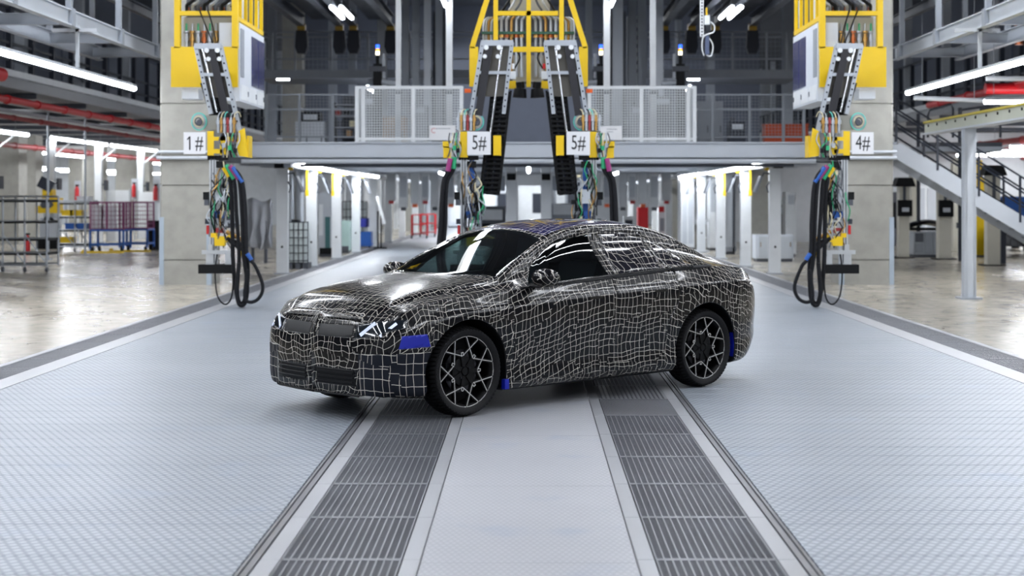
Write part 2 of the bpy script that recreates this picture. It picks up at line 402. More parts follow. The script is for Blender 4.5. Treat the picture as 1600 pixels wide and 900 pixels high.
# ------------------------------------------------------------------ the camouflaged car
def pchip(xs, ys):
    xs = np.array(xs, float); ys = np.array(ys, float)
    if xs[0] > xs[-1]: xs, ys = xs[::-1], ys[::-1]
    h = np.diff(xs); d = np.diff(ys) / h; m = np.zeros_like(ys)
    for i in range(1, len(xs) - 1):
        if d[i - 1] * d[i] > 0:
            w1 = 2 * h[i] + h[i - 1]; w2 = h[i] + 2 * h[i - 1]; m[i] = (w1 + w2) / (w1 / d[i - 1] + w2 / d[i])
    m[0], m[-1] = d[0], d[-1]
    def f(x):
        x = min(max(x, xs[0]), xs[-1]); i = min(max(int(np.searchsorted(xs, x)) - 1, 0), len(h) - 1); t = (x - xs[i]) / h[i]
        return float((2 * t**3 - 3 * t**2 + 1) * ys[i] + (t**3 - 2 * t**2 + t) * h[i] * m[i] + (-2 * t**3 + 3 * t**2) * ys[i + 1] + (t**3 - t**2) * h[i] * m[i + 1])
    return f
def curve(*pts): return pchip([p[0] for p in pts], [p[1] for p in pts])
c_zb = curve((2.35, .215), (2.0, .185), (1.2, .18), (-1.2, .185), (-2.0, .20), (-2.3, .25), (-2.45, .33))
c_ym = curve((2.35, .79), (2.28, .84), (2.15, .885), (1.95, .918), (1.7, .934), (1.45, .94), (1.0, .925), (0, .918), (-1, .93), (-1.45, .942), (-1.9, .928), (-2.15, .89), (-2.3, .84), (-2.45, .74))
c_zs = curve((2.35, .66), (2.15, .72), (1.95, .78), (1.45, .835), (1.0, .862), (.26, .905), (-1.05, .95), (-1.6, .965), (-2.0, .955), (-2.35, .91), (-2.45, .88))
c_zw = curve((2.35, .765), (2.28, .80), (2.15, .85), (1.95, .895), (1.7, .93), (1.45, .955), (1.1, .975), (.8, .99), (0, 1.042), (-1.1, 1.092), (-1.5, 1.10), (-1.9, 1.085), (-2.2, 1.06), (-2.35, 1.03), (-2.45, .99))
c_yw = curve((2.35, .70), (2.15, .81), (1.95, .845), (1.45, .87), (1.0, .862), (.5, .85), (0, .848), (-1, .848), (-1.5, .84), (-1.9, .80), (-2.2, .77), (-2.45, .68))
c_ze = curve((2.35, .80), (2.28, .845), (2.15, .895), (1.95, .95), (1.7, .99), (1.45, 1.02), (1.15, 1.05), (.98, 1.078), (.9, 1.122), (.8, 1.174), (.7, 1.223), (.6, 1.270), (.5, 1.313), (.4, 1.354), (.3, 1.392), (.2, 1.426), (.05, 1.460), (-.2, 1.488), (-.6, 1.492), (-.9, 1.472), (-1.2, 1.408), (-1.5, 1.290), (-1.75, 1.185), (-2.0, 1.125), (-2.2, 1.09), (-2.35, 1.06), (-2.45, 1.03))
c_ye = curve((2.35, .52), (2.15, .62), (1.95, .66), (1.45, .70), (1.1, .715), (.98, .722), (.8, .690), (.6, .654), (.4, .620), (.2, .590), (0, .576), (-.6, .575), (-1, .57), (-1.5, .60), (-1.75, .63), (-2.0, .65), (-2.2, .64), (-2.45, .54))
c_zc = curve((2.35, .82), (2.28, .87), (2.15, .93), (1.95, .99), (1.7, 1.035), (1.45, 1.065), (1.25, 1.087), (1.12, 1.108), (1.0, 1.171), (.9, 1.222), (.8, 1.270), (.7, 1.315), (.6, 1.357), (.5, 1.397), (.4, 1.434), (.3, 1.468), (.15, 1.502), (0, 1.532), (-.3, 1.554), (-.7, 1.550), (-1.1, 1.500), (-1.5, 1.375), (-1.8, 1.25), (-2.1, 1.15), (-2.25, 1.125), (-2.35, 1.10), (-2.45, 1.065))
def sst(a, b, v): t = min(1, max(0, (v - a) / (b - a))); return t * t * (3 - 2 * t)
def section(x):
    """half section of the body at x: list of (y, z) from the sill to the centre line"""
    zb, ym, zs, zw, yw, ze, ye, zc = [c(x) for c in (c_zb, c_ym, c_zs, c_zw, c_yw, c_ze, c_ye, c_zc)]
    hood = x > 1.05
    P = [(ym - .20, zb - .005), (ym - .07, zb), (ym - .022, zb + .07), (ym - .028, zb + .20), (ym - .012, .5 * (zb + zs) + .03), (ym, zs - .10), (ym - .006, zs - .012), (ym - .035, zs + .035),
         (yw, zw), (yw - .018, zw + .014 if not hood else zw + .012), (ye + .5 * (yw - ye) * .55, ze - .45 * (ze - zw)), (ye + .012, ze - .014), (ye - .05, ze + (zc - ze) * .28), (ye * .5, ze + (zc - ze) * .80), (0, zc)]
    P = [Vector((a, b, 0)) for a, b in P]
    return [(v.x, v.y) for v in spline(P, 5)]
def sst_(a, b, v): t = min(1, max(0, (v - a) / (b - a))); return t * t * (3 - 2 * t)
def displace(x, y, z):
    if x > 1.5:
        x -= sst(1.55, 2.33, x) * (.155 * y * y + .03 * (abs(y) / .8) ** 6)
        x -= sst(2.0, 2.34, x) * (1.05 * max(0, z - .52) ** 2 + .8 * max(0, .36 - z) ** 2)
    if x < -1.6:
        x += sst(-1.6, -2.43, x) * (.17 * y * y)
        x += sst(-2.0, -2.44, x) * (.35 * max(0, z - .6) ** 2 + 1.6 * max(0, .5 - z) ** 2)
    return x, y, z
def sst_r(a, b, v): return sst(a, b, v)
NT = 10
xs = list(np.concatenate([np.linspace(2.35, 2.1, 12)[:-1], np.linspace(2.1, 1.2, 26)[:-1], np.linspace(1.2, .2, 34)[:-1], np.linspace(.2, -2.1, 56)[:-1], np.linspace(-2.1, -2.45, 15)]))
cols = [(2.35, t / NT, 2.35 + .78 * (1 - t / NT)) for t in range(NT)] + [(x, 1.0, x) for x in xs] + [(-2.45, 1 - t / NT, -2.45 - .7 * t / NT) for t in range(1, NT + 1)]
bmc = bmesh.new(); uvl = bmc.loops.layers.uv.new('UVMap'); grid = []; uvs = []
for (x, t, u) in cols:
    s = section(x); L = [0.0]
    for i in range(1, len(s)): L.append(L[-1] + math.dist(s[i], s[i - 1]))
    full = [(-y, z, L[i]) for i, (y, z) in enumerate(s)] + [(y, z, 2 * L[-1] - L[i]) for i, (y, z) in reversed(list(enumerate(s[:-1])))]
    grid.append([bmc.verts.new(displace(x, y * t if t > 0 else y * .001, z)) for (y, z, l) in full])
    off = L[-1]; uvs.append([(u, l - off) for (y, z, l) in full])
for i in range(len(cols) - 1):
    for k in range(len(grid[0]) - 1):
        f = bmc.faces.new((grid[i][k], grid[i][k + 1], grid[i + 1][k + 1], grid[i + 1][k])); f.smooth = True
        for lp, (a, b) in zip(f.loops, ((i, k), (i, k + 1), (i + 1, k + 1), (i + 1, k))): lp[uvl].uv = uvs[a][b]
bmesh.ops.remove_doubles(bmc, verts=bmc.verts, dist=.0006)
bmesh.ops.recalc_face_normals(bmc, faces=bmc.faces)
sel = [v for v in bmc.verts if abs(v.co.y) > .004 and .12 < v.co.z]
bmesh.ops.smooth_vert(bmc, verts=sel, factor=.5, use_axis_x=False, use_axis_y=True, use_axis_z=True)
for v in bmc.verts:                      # the windscreen: one smooth curved sheet
    x, y = v.co.x, v.co.y; ye = .722 - .1692 * (.98 - x)
    if v.co.z > 1.02 and .24 < x < 1.13 - .15 * (y / .69) ** 2 and abs(y) < ye - .028:
        t = (1.12 - x) / .87; u = (.98 - x) / .78; zc_ = 1.108 + .372 * (1.19 * t - .19 * t * t); ze_ = 1.078 + .348 * (1.2 * u - .2 * u * u)
        w_ = sst(.24, .34, x); v.co.z = v.co.z * (1 - w_) + w_ * (zc_ - (zc_ - ze_) * (y / ye) ** 2)
lay = bmc.faces.layers.int.new('part')
def inside(p, poly):
    r = False; n = len(poly)
    for i in range(n):
        (x1, y1), (x2, y2) = poly[i], poly[i - 1]
        if (y1 > p[1]) != (y2 > p[1]) and p[0] < (x2 - x1) * (p[1] - y1) / (y2 - y1) + x1: r = not r
    return r
PROJ = {'xz': (lambda v: (v.x, v.z), lambda d: Vector((-d[1], 0, d[0])), lambda p: Vector((p[0], 0, p[1]))),
        'yz': (lambda v: (v.y, v.z), lambda d: Vector((0, -d[1], d[0])), lambda p: Vector((0, p[0], p[1]))),
        'xy': (lambda v: (v.x, v.y), lambda d: Vector((-d[1], d[0], 0)), lambda p: Vector((p[0], p[1], 0)))}
def knife(poly, pl, cond, idx, only=None):
    """cut the outline of poly (seen along the third axis) into the body and mark the faces inside"""
    g2, nrm, p3 = PROJ[pl]; n = len(poly); lo = [min(p[i] for p in poly) - .03 for i in (0, 1)]; hi = [max(p[i] for p in poly) + .03 for i in (0, 1)]
    for i in range(n):
        a, b = poly[i], poly[(i + 1) % n]
        fs = [f for f in bmc.faces if cond(f.calc_center_median()) and any(lo[0] <= g2(v.co)[0] <= hi[0] and lo[1] <= g2(v.co)[1] <= hi[1] for v in f.verts)]
        ed = {e for f in fs for e in f.edges}; vs = {v for f in fs for v in f.verts}
        bmesh.ops.bisect_plane(bmc, geom=list(vs) + list(ed) + fs, dist=1e-5, plane_co=p3(a), plane_no=nrm((b[0] - a[0], b[1] - a[1])))
    for f in bmc.faces:
        c = f.calc_center_median()
        if cond(c) and inside(g2(c), poly) and (only is None or f[lay] in only): f[lay] = idx
AXF, AXR, WR, WZ, AR = 1.475, -1.425, .36, .36, .422
side = lambda c: abs(c.y) > .55
# 1 hood 2 windscreen 3 front window 4 rear window(s) 5 front door 6 rear door 7 kidney 8 headlight 9 intake 10 bumper cover 11 tape 12 boot lid 13 rear screen 14 tail light 15 quarter glass 16 roof 99 arch
front = lambda c: c.x > 1.75
knife([(2.21, 0), (2.20, .5), (2.10, .69), (1.5, .715), (1.05, .705), (1.06, .66), (1.14, .3), (1.16, 0), (1.14, -.3), (1.06, -.66), (1.05, -.705), (1.5, -.715), (2.10, -.69), (2.20, -.5)], 'xy', lambda c: c.z > .78 and c.x > 1.0, 1)
knife([(1.135, .0), (1.115, .35), (.985, .675), (.75, .635), (.5, .585), (.345, .55), (.31, .3), (.30, 0), (.31, -.3), (.345, -.55), (.5, -.585), (.75, -.635), (.985, -.675), (1.115, -.35)], 'xy', lambda c: c.z > 1.0 and .2 < c.x < 1.3, 2)
knife([(.28, .535), (-.9, .52), (-.9, -.52), (.28, -.535)], 'xy', lambda c: c.z > 1.35 and -1 < c.x < .35, 16)
knife([(-1.02, .47), (-1.75, .55), (-1.83, .3), (-1.85, 0), (-1.83, -.3), (-1.75, -.55), (-1.02, -.47), (-.98, 0)], 'xy', lambda c: c.z > 1.1 and c.x < -.8, 13)
knife([(-1.9, .60), (-2.32, .54), (-2.36, 0), (-2.32, -.54), (-1.9, -.60)], 'xy', lambda c: c.z > 1.0 and c.x < -1.7, 12)
knife([(.98, .24), (1.0, .93), (.82, 1.02), (.60, 1.20), (.24, 1.408), (-.22, 1.452), (-.25, .24)], 'xz', side, 5)
knife([(-.25, .24), (-.22, 1.452), (-.82, 1.435), (-1.02, 1.31), (-1.05, 1.0), (-1.02, .80), (-.88, .62), (-.86, .24)], 'xz', side, 6)
knife([(.74, 1.025), (.60, 1.17), (.42, 1.285), (.22, 1.378), (-.17, 1.418), (-.21, 1.062)], 'xz', side, 3, (0, 5))
knife([(-.33, 1.075), (-.30, 1.425), (-.68, 1.415), (-.86, 1.375), (-.95, 1.11)], 'xz', side, 4, (0, 6))
knife([(-1.0, 1.115), (-.92, 1.36), (-1.10, 1.29), (-1.34, 1.13)], 'xz', side, 15, (0, 6))
for s_ in (1, -1):
    F_ = lambda p: [(a * s_, b) for a, b in p]
    fr = lambda c: c.x > 1.8 and c.y * s_ > 0
    knife(F_([(.055, .650), (.055, .742), (.47, .748), (.46, .652)]), 'yz', fr, 7)
    knife(F_([(.485, .645), (.49, .748), (.62, .778), (.83, .800), (.845, .735), (.70, .675)]), 'yz', fr, 8)
    knife(F_([(.07, .275), (.07, .405), (.50, .405), (.53, .275)]), 'yz', fr, 9)
    knife(F_([(.56, .20), (.55, .53), (.95, .545), (.95, .20)]), 'yz', lambda c: c.x > 1.85 and c.y * s_ > 0 and c.z < .6, 10)
knife([(2.13, .575), (2.10, .675), (1.90, .685), (1.865, .585)], 'xz', lambda c: c.x > 1.75 and c.y > .5, 11)
for s_ in (1, -1):
    knife([(a, b) for a, b in ((-2.46, .86), (-2.46, .95), (-2.2, .965), (-2.12, .95), (-2.2, .875))], 'xz', lambda c: c.x < -2 and c.y * s_ > .42, 14)
for ax in (AXF, AXR):
    knife([(ax + AR * math.cos(2 * PI * k / 28), WZ + AR * math.sin(2 * PI * k / 28)) for k in range(28)], 'xz', side, 99)
bmesh.ops.delete(bmc, geom=[f for f in bmc.faces if f[lay] == 99 or (abs(f.calc_center_median().y) > .55 and f.calc_center_median().z < .30 and min(abs(f.calc_center_median().x - AXF), abs(f.calc_center_median().x - AXR)) < AR - .01)], context='FACES')

def camo_mat(name, sc=18.0, rough=.22, seed=0.0, base='06060A', warp=1.0, coat=.3, line=.036, dens=1.0):
    """black wrap printed with a warped white wire grid: irregular line spacing, swirls and broken patches"""
    m = bpy.data.materials.new(name); m.use_nodes = True; nt = m.node_tree; p = nt.nodes['Principled BSDF']; L = nt.links
    uv = N(nt, 'ShaderNodeUVMap'); uv.uv_map = 'UVMap'
    mp = N(nt, 'ShaderNodeMapping'); mp.inputs['Location'].default_value = (seed, seed * 1.7, 0); L.new(uv.outputs[0], mp.inputs['Vector'])
    def noise(scale, detail):
        n = N(nt, 'ShaderNodeTexNoise'); n.inputs['Scale'].default_value = scale; n.inputs['Detail'].default_value = detail; L.new(mp.outputs[0], n.inputs['Vector']); return n.outputs['Color']
    def vm(op, a, b):
        n = N(nt, 'ShaderNodeVectorMath', operation=op)
        for i, v in enumerate((a, b)):
            if isinstance(v, tuple): n.inputs[i].default_value = v
            elif isinstance(v, (int, float)): n.inputs['Scale'].default_value = v
            else: L.new(v, n.inputs[i])
        return n.outputs[0]
    w = mp.outputs[0]
    w = vm('ADD', w, vm('SCALE', vm('SUBTRACT', noise(2.2, 1), (.5, .5, .5)), .22 * warp))
    w = vm('ADD', w, vm('SCALE', vm('SUBTRACT', noise(8.5, 1), (.5, .5, .5)), .065 * warp))
    # patches of the print, each shifted against the next
    vo = N(nt, 'ShaderNodeTexVoronoi', feature='F1'); vo.inputs['Scale'].default_value = 2.6; L.new(w, vo.inputs['Vector'])
    w = vm('ADD', w, vm('SCALE', vo.outputs['Color'], .35 * warp))
    sp = N(nt, 'ShaderNodeSeparateXYZ'); L.new(w, sp.inputs[0])
    def lines(c, off, s):
        v = N(nt, 'ShaderNodeTexVoronoi', voronoi_dimensions='1D', feature='DISTANCE_TO_EDGE'); v.inputs["Randomness"].default_value = 1.0
        L.new(math_node(nt, 'ADD', math_node(nt, 'MULTIPLY', c, s), off), v.inputs['W']); v.inputs['Scale'].default_value = 1.0
        r = N(nt, 'ShaderNodeMapRange'); r.inputs['From Min'].default_value = line * .6; r.inputs['From Max'].default_value = line * 1.1
        r.inputs['To Min'].default_value = 1; r.inputs['To Max'].default_value = 0; L.new(v.outputs['Distance'], r.inputs['Value']); return r.outputs[0]
    ln = math_node(nt, 'MAXIMUM', lines(sp.outputs[0], 3.1, sc), lines(sp.outputs[1], 7.7, sc * .92))
    mix = N(nt, 'ShaderNodeMix', data_type='RGBA'); L.new(ln, mix.inputs['Factor'])
    mix.inputs['A'].default_value = lin(base) + [1]; mix.inputs['B'].default_value = lin('C4BFB6') + [1]
    L.new(mix.outputs['Result'], p.inputs['Base Color']); p.inputs['Roughness'].default_value = rough
    p.inputs['Specular IOR Level'].default_value = .16; p.inputs['Coat Weight'].default_value = coat; p.inputs['Coat Roughness'].default_value = .06
    nb = N(nt, 'ShaderNodeTexNoise'); nb.inputs['Scale'].default_value = 6; L.new(uv.outputs[0], nb.inputs['Vector'])
    bp = N(nt, 'ShaderNodeBump'); bp.inputs['Strength'].default_value = .06; bp.inputs['Distance'].default_value = .02
    L.new(nb.outputs['Fac'], bp.inputs['Height']); L.new(bp.outputs['Normal'], p.inputs['Normal'])
    return m
CAMO = camo_mat('camouflage_wrap'); CAMO_R = camo_mat('camouflage_wrap_roof', 19, .2, 3.3, warp=.8)
CAMO_W = camo_mat('camouflage_film_on_glass', 16, .12, 9.0, '14141C', coat=.8)
CAMO_D = camo_mat('camouflage_wrap_doors', 18, .26, 5.0, warp=.55); CAMO_F = camo_mat('camouflage_cover', 13, .6, 6.0, '181B24', warp=.3, line=.035, coat=0)
BLUEV = M('blue_tape', '0B1C9A', .35, var=.05); LINING = M('cabin_lining', '17181C', .8); GLASSW = glass_mat('windscreen_glass', 'A9BDBA'); GLASSS = glass_mat('side_glass', '7C9294')
GBLACK = M('gloss_black', '0B0B0E', .18, coat=.4); LAMPG = M('headlamp_glass', '141A20', .08, coat=1.0, var=.3); DRL = EM('daytime_light', 'DDE6FF', .4)
ROOFM = camo_mat('roof_film', 17, .16, 2.0, '17144A', warp=.7, coat=.8)

ang = math.radians(43.1)
CAR = thing('car', 'sedan prototype wrapped in black and white grid camouflage, parked on the lane', 'car', (-.022, 14.15, 0))
ORG[CAR.name] = (0, 0, 0)
CAR.rotation_euler = (0, 0, PI + ang)
def sep(idxs, name, mat, parent=CAR, thick=.018, cond=None):
    idxs = idxs if isinstance(idxs, tuple) else (idxs,)
    fs = [f for f in bmc.faces if f[lay] in idxs and (cond is None or cond(f.calc_center_median()))]
    b2 = bmesh.new(); u2 = b2.loops.layers.uv.new('UVMap'); mp = {}
    for f in fs:
        vs = []
        for v in f.verts:
            if v.index not in mp or mp[v.index][0] is not v: mp[v.index] = (v, b2.verts.new(v.co))
            vs.append(mp[v.index][1])
        try: nf = b2.faces.new(vs)
        except ValueError: continue
        nf.smooth = True
        for la, lb in zip(nf.loops, f.loops): la[u2].uv = lb[uvl].uv
    me = bpy.data.meshes.new(name); b2.to_mesh(me); b2.free(); me.materials.append(mat); me.materials.append(LINING)
    o = bpy.data.objects.new(name, me); COL.objects.link(o); o.parent = parent
    if thick:
        so = o.modifiers.new('thickness', 'SOLIDIFY'); so.thickness = thick; so.offset = -1; so.material_offset = 1; so.material_offset_rim = 1
    return o
from mathutils.bvhtree import BVHTree
BVH = BVHTree.FromBMesh(bmc)
def nose(y, z):
    h = BVH.ray_cast(Vector((3.2, y, z)), Vector((-1, 0, 0)))[0]
    return h.x if h else 2.2
bmc.verts.index_update(); bmc.faces.ensure_lookup_table()
# normals point outward?
cen = sum((f.normal.dot(f.calc_center_median() - Vector((0, 0, .6))) for f in bmc.faces))
if cen < 0: bmesh.ops.reverse_faces(bmc, faces=bmc.faces)
BODY = sep(0, 'body_shell', CAMO)
sep(1, 'hood', CAMO_R); sep(2, 'windscreen', GLASSW, thick=0); sep(16, 'roof_panel', ROOFM); sep(13, 'rear_screen', CAMO_W, thick=.01); sep(12, 'boot_lid', CAMO)
for s_ in (1, -1):
    cy = lambda c: c.y * s_ > 0
    fd = sep(5, 'front_door', CAMO_D, cond=cy); rd = sep(6, 'rear_door', CAMO_D, cond=cy)
    sep(3, 'side_window', GLASSS, fd, 0, cy); sep(4, 'rear_side_window', CAMO_W, rd, .01, cy); sep(15, 'quarter_window', CAMO_W, CAR, .01, cy)
    sep(7, 'kidney_grille', M('grille_black', '0E0F12', .5), CAR, .01, cy)
    hl = sep(8, 'headlight', LAMPG, CAR, .008, cy)
    sep(9, 'lower_intake', BLACK, CAR, .01, cy); bc = sep(10, 'bumper_cover', CAMO_F, CAR, .01, cy)
    for lp in bc.data.loops: co = bc.data.vertices[lp.vertex_index].co; bc.data.uv_layers[0].data[lp.index].uv = ((co.y * s_ - co.x) * .86, co.z)
    sep(14, 'tail_light', M('tail_lamp', '3A0A12', .15, coat=1), CAR, .01, cy)
    # two slanted light bars in each lamp
    for (y0, y1, wd) in ((.55, .66, .028), (.735, .79, .022)):
        m = MB(); pts = []
        for (yy, zz) in ((y0, .675), (y1, .772)):
            pts.append((nose(s_ * yy, zz) + .002, s_ * yy, zz))
        m.bar(pts[0], pts[1], wd, .010, (1, s_ * .45, 0)).build('light_bar', DRL, hl)
    # slats of the lower intake
    for zz in (.305, .34, .375):
        xz = 2.35 - .8 * max(0, .36 - zz) ** 2
        m = MB(); m.tube([(xz - .155 * y * y + .004, s_ * y, zz) for y in (.08, .2, .3, .4, .50)], .007, 5); m.build('intake_slat', BLACK, CAR, True)
    # door mirror: stalk and shell
    mi = MB(); cx, cyy, cz = .70, s_ * 1.0, 1.085
    prof = [(-.125, .0), (-.122, .05), (-.09, .085), (-.02, .098), (.05, .092), (.10, .07), (.118, .035), (.12, 0.0)]
    vs = []; n = 14
    for (al, r) in prof:
        for k in range(n): t = 2 * PI * k / n; vs.append((cx + r * .95 * math.cos(t) + .01, cyy + al * s_, cz + r * .78 * math.sin(t)))
    fs = [(i * n + k, i * n + (k + 1) % n, (i + 1) * n + (k + 1) % n, (i + 1) * n + k) for i in range(len(prof) - 1) for k in range(n)]
    mi.add(vs, fs); mo = mi.build('wing_mirror', CAMO, CAR, True)
    me = mo.data; ul = me.uv_layers.new(name='UVMap')
    for lp in me.loops: co = me.vertices[lp.vertex_index].co; ul.data[lp.index].uv = (co.x + co.z * .3, co.y + co.z)
    MB().bar((.72, s_ * .84, 1.015), (.70, s_ * .95, 1.03), .07, .035).build('mirror_stalk', GBLACK, mo)
    MB().tube([(x, s_ * (c_yw(x) + .004), c_zw(x) + .012) for x in np.linspace(.86, -1.30, 24)], .011, 6).build('belt_moulding', GBLACK, CAR, True)
    # door handles flush, seen as a small bar
    for xx in (.02, -.80):
        MB().bar((xx + .09, s_ * (c_ym(xx) - .006), c_zs(xx) - .03), (xx - .07, s_ * (c_ym(xx) - .006), c_zs(xx) - .025), .02, .022).build('door_handle', GBLACK, fd if xx > 0 else rd)
sep(11, 'tow_cover_tape', BLUEV, CAR, .004)
bmc.free()
# blue tape on the arches
for (x0, x1, z0, z1, yy) in ((1.055, 1.10, .19, .27, .915), (-1.862, -1.835, .25, .50, .875)):
    MB().box((x0, yy - .03, z0), (x1, yy + .012, z1)).build('arch_tape', BLUEV, CAR)
# round badge on the nose, left under the wrap
MB().lathe([(2.225, 0), (2.232, .03), (2.226, .038)], (0, 0, .80), 'x', 20).build('nose_badge', M('covered_badge', '3A4656', .3), CAR, True)
# wheel houses, underbody
for ax in (AXF, AXR):
    for s_ in (1, -1):
        m = MB(); n = 28; vs = []
        for yy in (.925, .60):
            for k in range(n + 1):
                t = -.45 + (PI + .9) * k / n; xx = ax + (AR + .004) * math.cos(t); zz = WZ + (AR + .004) * math.sin(t)
                y2 = yy
                if yy > .9:
                    sec = section(xx); y2 = min(sec, key=lambda q: abs(q[1] - zz) + (0 if q[0] > .7 else 9))[0] - .004
                vs.append((xx, s_ * y2, zz))
        fs = [(k, k + 1, n + 2 + k, n + 1 + k) for k in range(n)] + [tuple(n + 1 + k for k in range(n + 1))]
        m.add(vs, fs).build('wheel_house', BLACK, CAR, True)
MB().box((2.15, -.68, .19), (1.86, .68, .25)).box((1.86, -.58, .17), (-1.85, .58, .26)).box((-1.85, -.6, .2), (-2.3, .6, .27)).build('underbody', BLACK, CAR)
MB().prism([(.83, .17), (.83, .22), (.55, .22), (.55, .17)][::-1], 'x', 1.05, -1.02).prism([(-.83, .17), (-.83, .22), (-.55, .22), (-.55, .17)], 'x', 1.05, -1.02).build('sill', BLACK, CAR)
MB().box((2.12, -.6, .50), (2.05, .6, .85)).build('radiator', BLACK, CAR)
# cabin
SEATM = M('seat_fabric', '2B2D33', .8, bump=.2)
def pad(m, c, d, r=.05):
    x, y, z = [q / 2 for q in d]; a = []
    for (sx, sy, k) in ((1, 1, 0), (-1, 1, 1), (-1, -1, 2), (1, -1, 3)):
        for t in (0, PI / 4, PI / 2):
            a.append((c[0] + sx * (x - r) + r * math.cos(t + k * PI / 2), c[1] + sy * (y - r) + r * math.sin(t + k * PI / 2)))
    m.prism(a, 'z', c[2] - z, c[2] + z)
DASH = MB().prism([(1.12, 1.04), (.98, 1.06), (.62, 1.00), (.55, .92), (.60, .72), (1.1, .55)], 'y', -.66, .66).build('dashboard', LINING, CAR)
MB().box((1.02, -.62, 1.06), (.98, .62, 1.10)).build('display_strip', GBLACK, DASH)
sw = MB(); sw.tube([(.48 + .05 * math.sin(2 * PI * k / 20), .36 + .185 * math.cos(2 * PI * k / 20), .95 + .17 * math.sin(2 * PI * k / 20)) for k in range(20)], .014, 6, True)
sw.bar((.49, .2, .95), (.49, .52, .95), .03, .05).bar((.5, .36, .95), (.60, .36, .93), .05, .05)
sw.build('steering_wheel', BLACK, CAR, True)
for s_ in (1, -1):
    m = MB(); pad(m, (.05, s_ * .36, .58), (.52, .50, .14)); m.bar((-.18, s_ * .36, .62), (-.36, s_ * .36, 1.16), .46, .11, (1, 0, 0))
    st = m.build('seat', SEATM, CAR)
    MB().bar((-.37, s_ * .36, 1.18), (-.41, s_ * .36, 1.36), .27, .09, (1, 0, 0)).build('headrest', SEATM, st)
m = MB(); pad(m, (-.85, 0, .56), (.48, 1.25, .16)); m.bar((-1.08, 0, .6), (-1.28, 0, 1.08), 1.25, .12, (1, 0, 0)); m.build('rear_bench', SEATM, CAR)
MB().box((.9, -.7, .26), (-1.4, .7, .32)).build('cabin_floor', LINING, CAR)
# rear-view mirror
MB().box((.50, -.11, 1.32), (.47, .11, 1.385)).build('inner_mirror', BLACK, CAR)

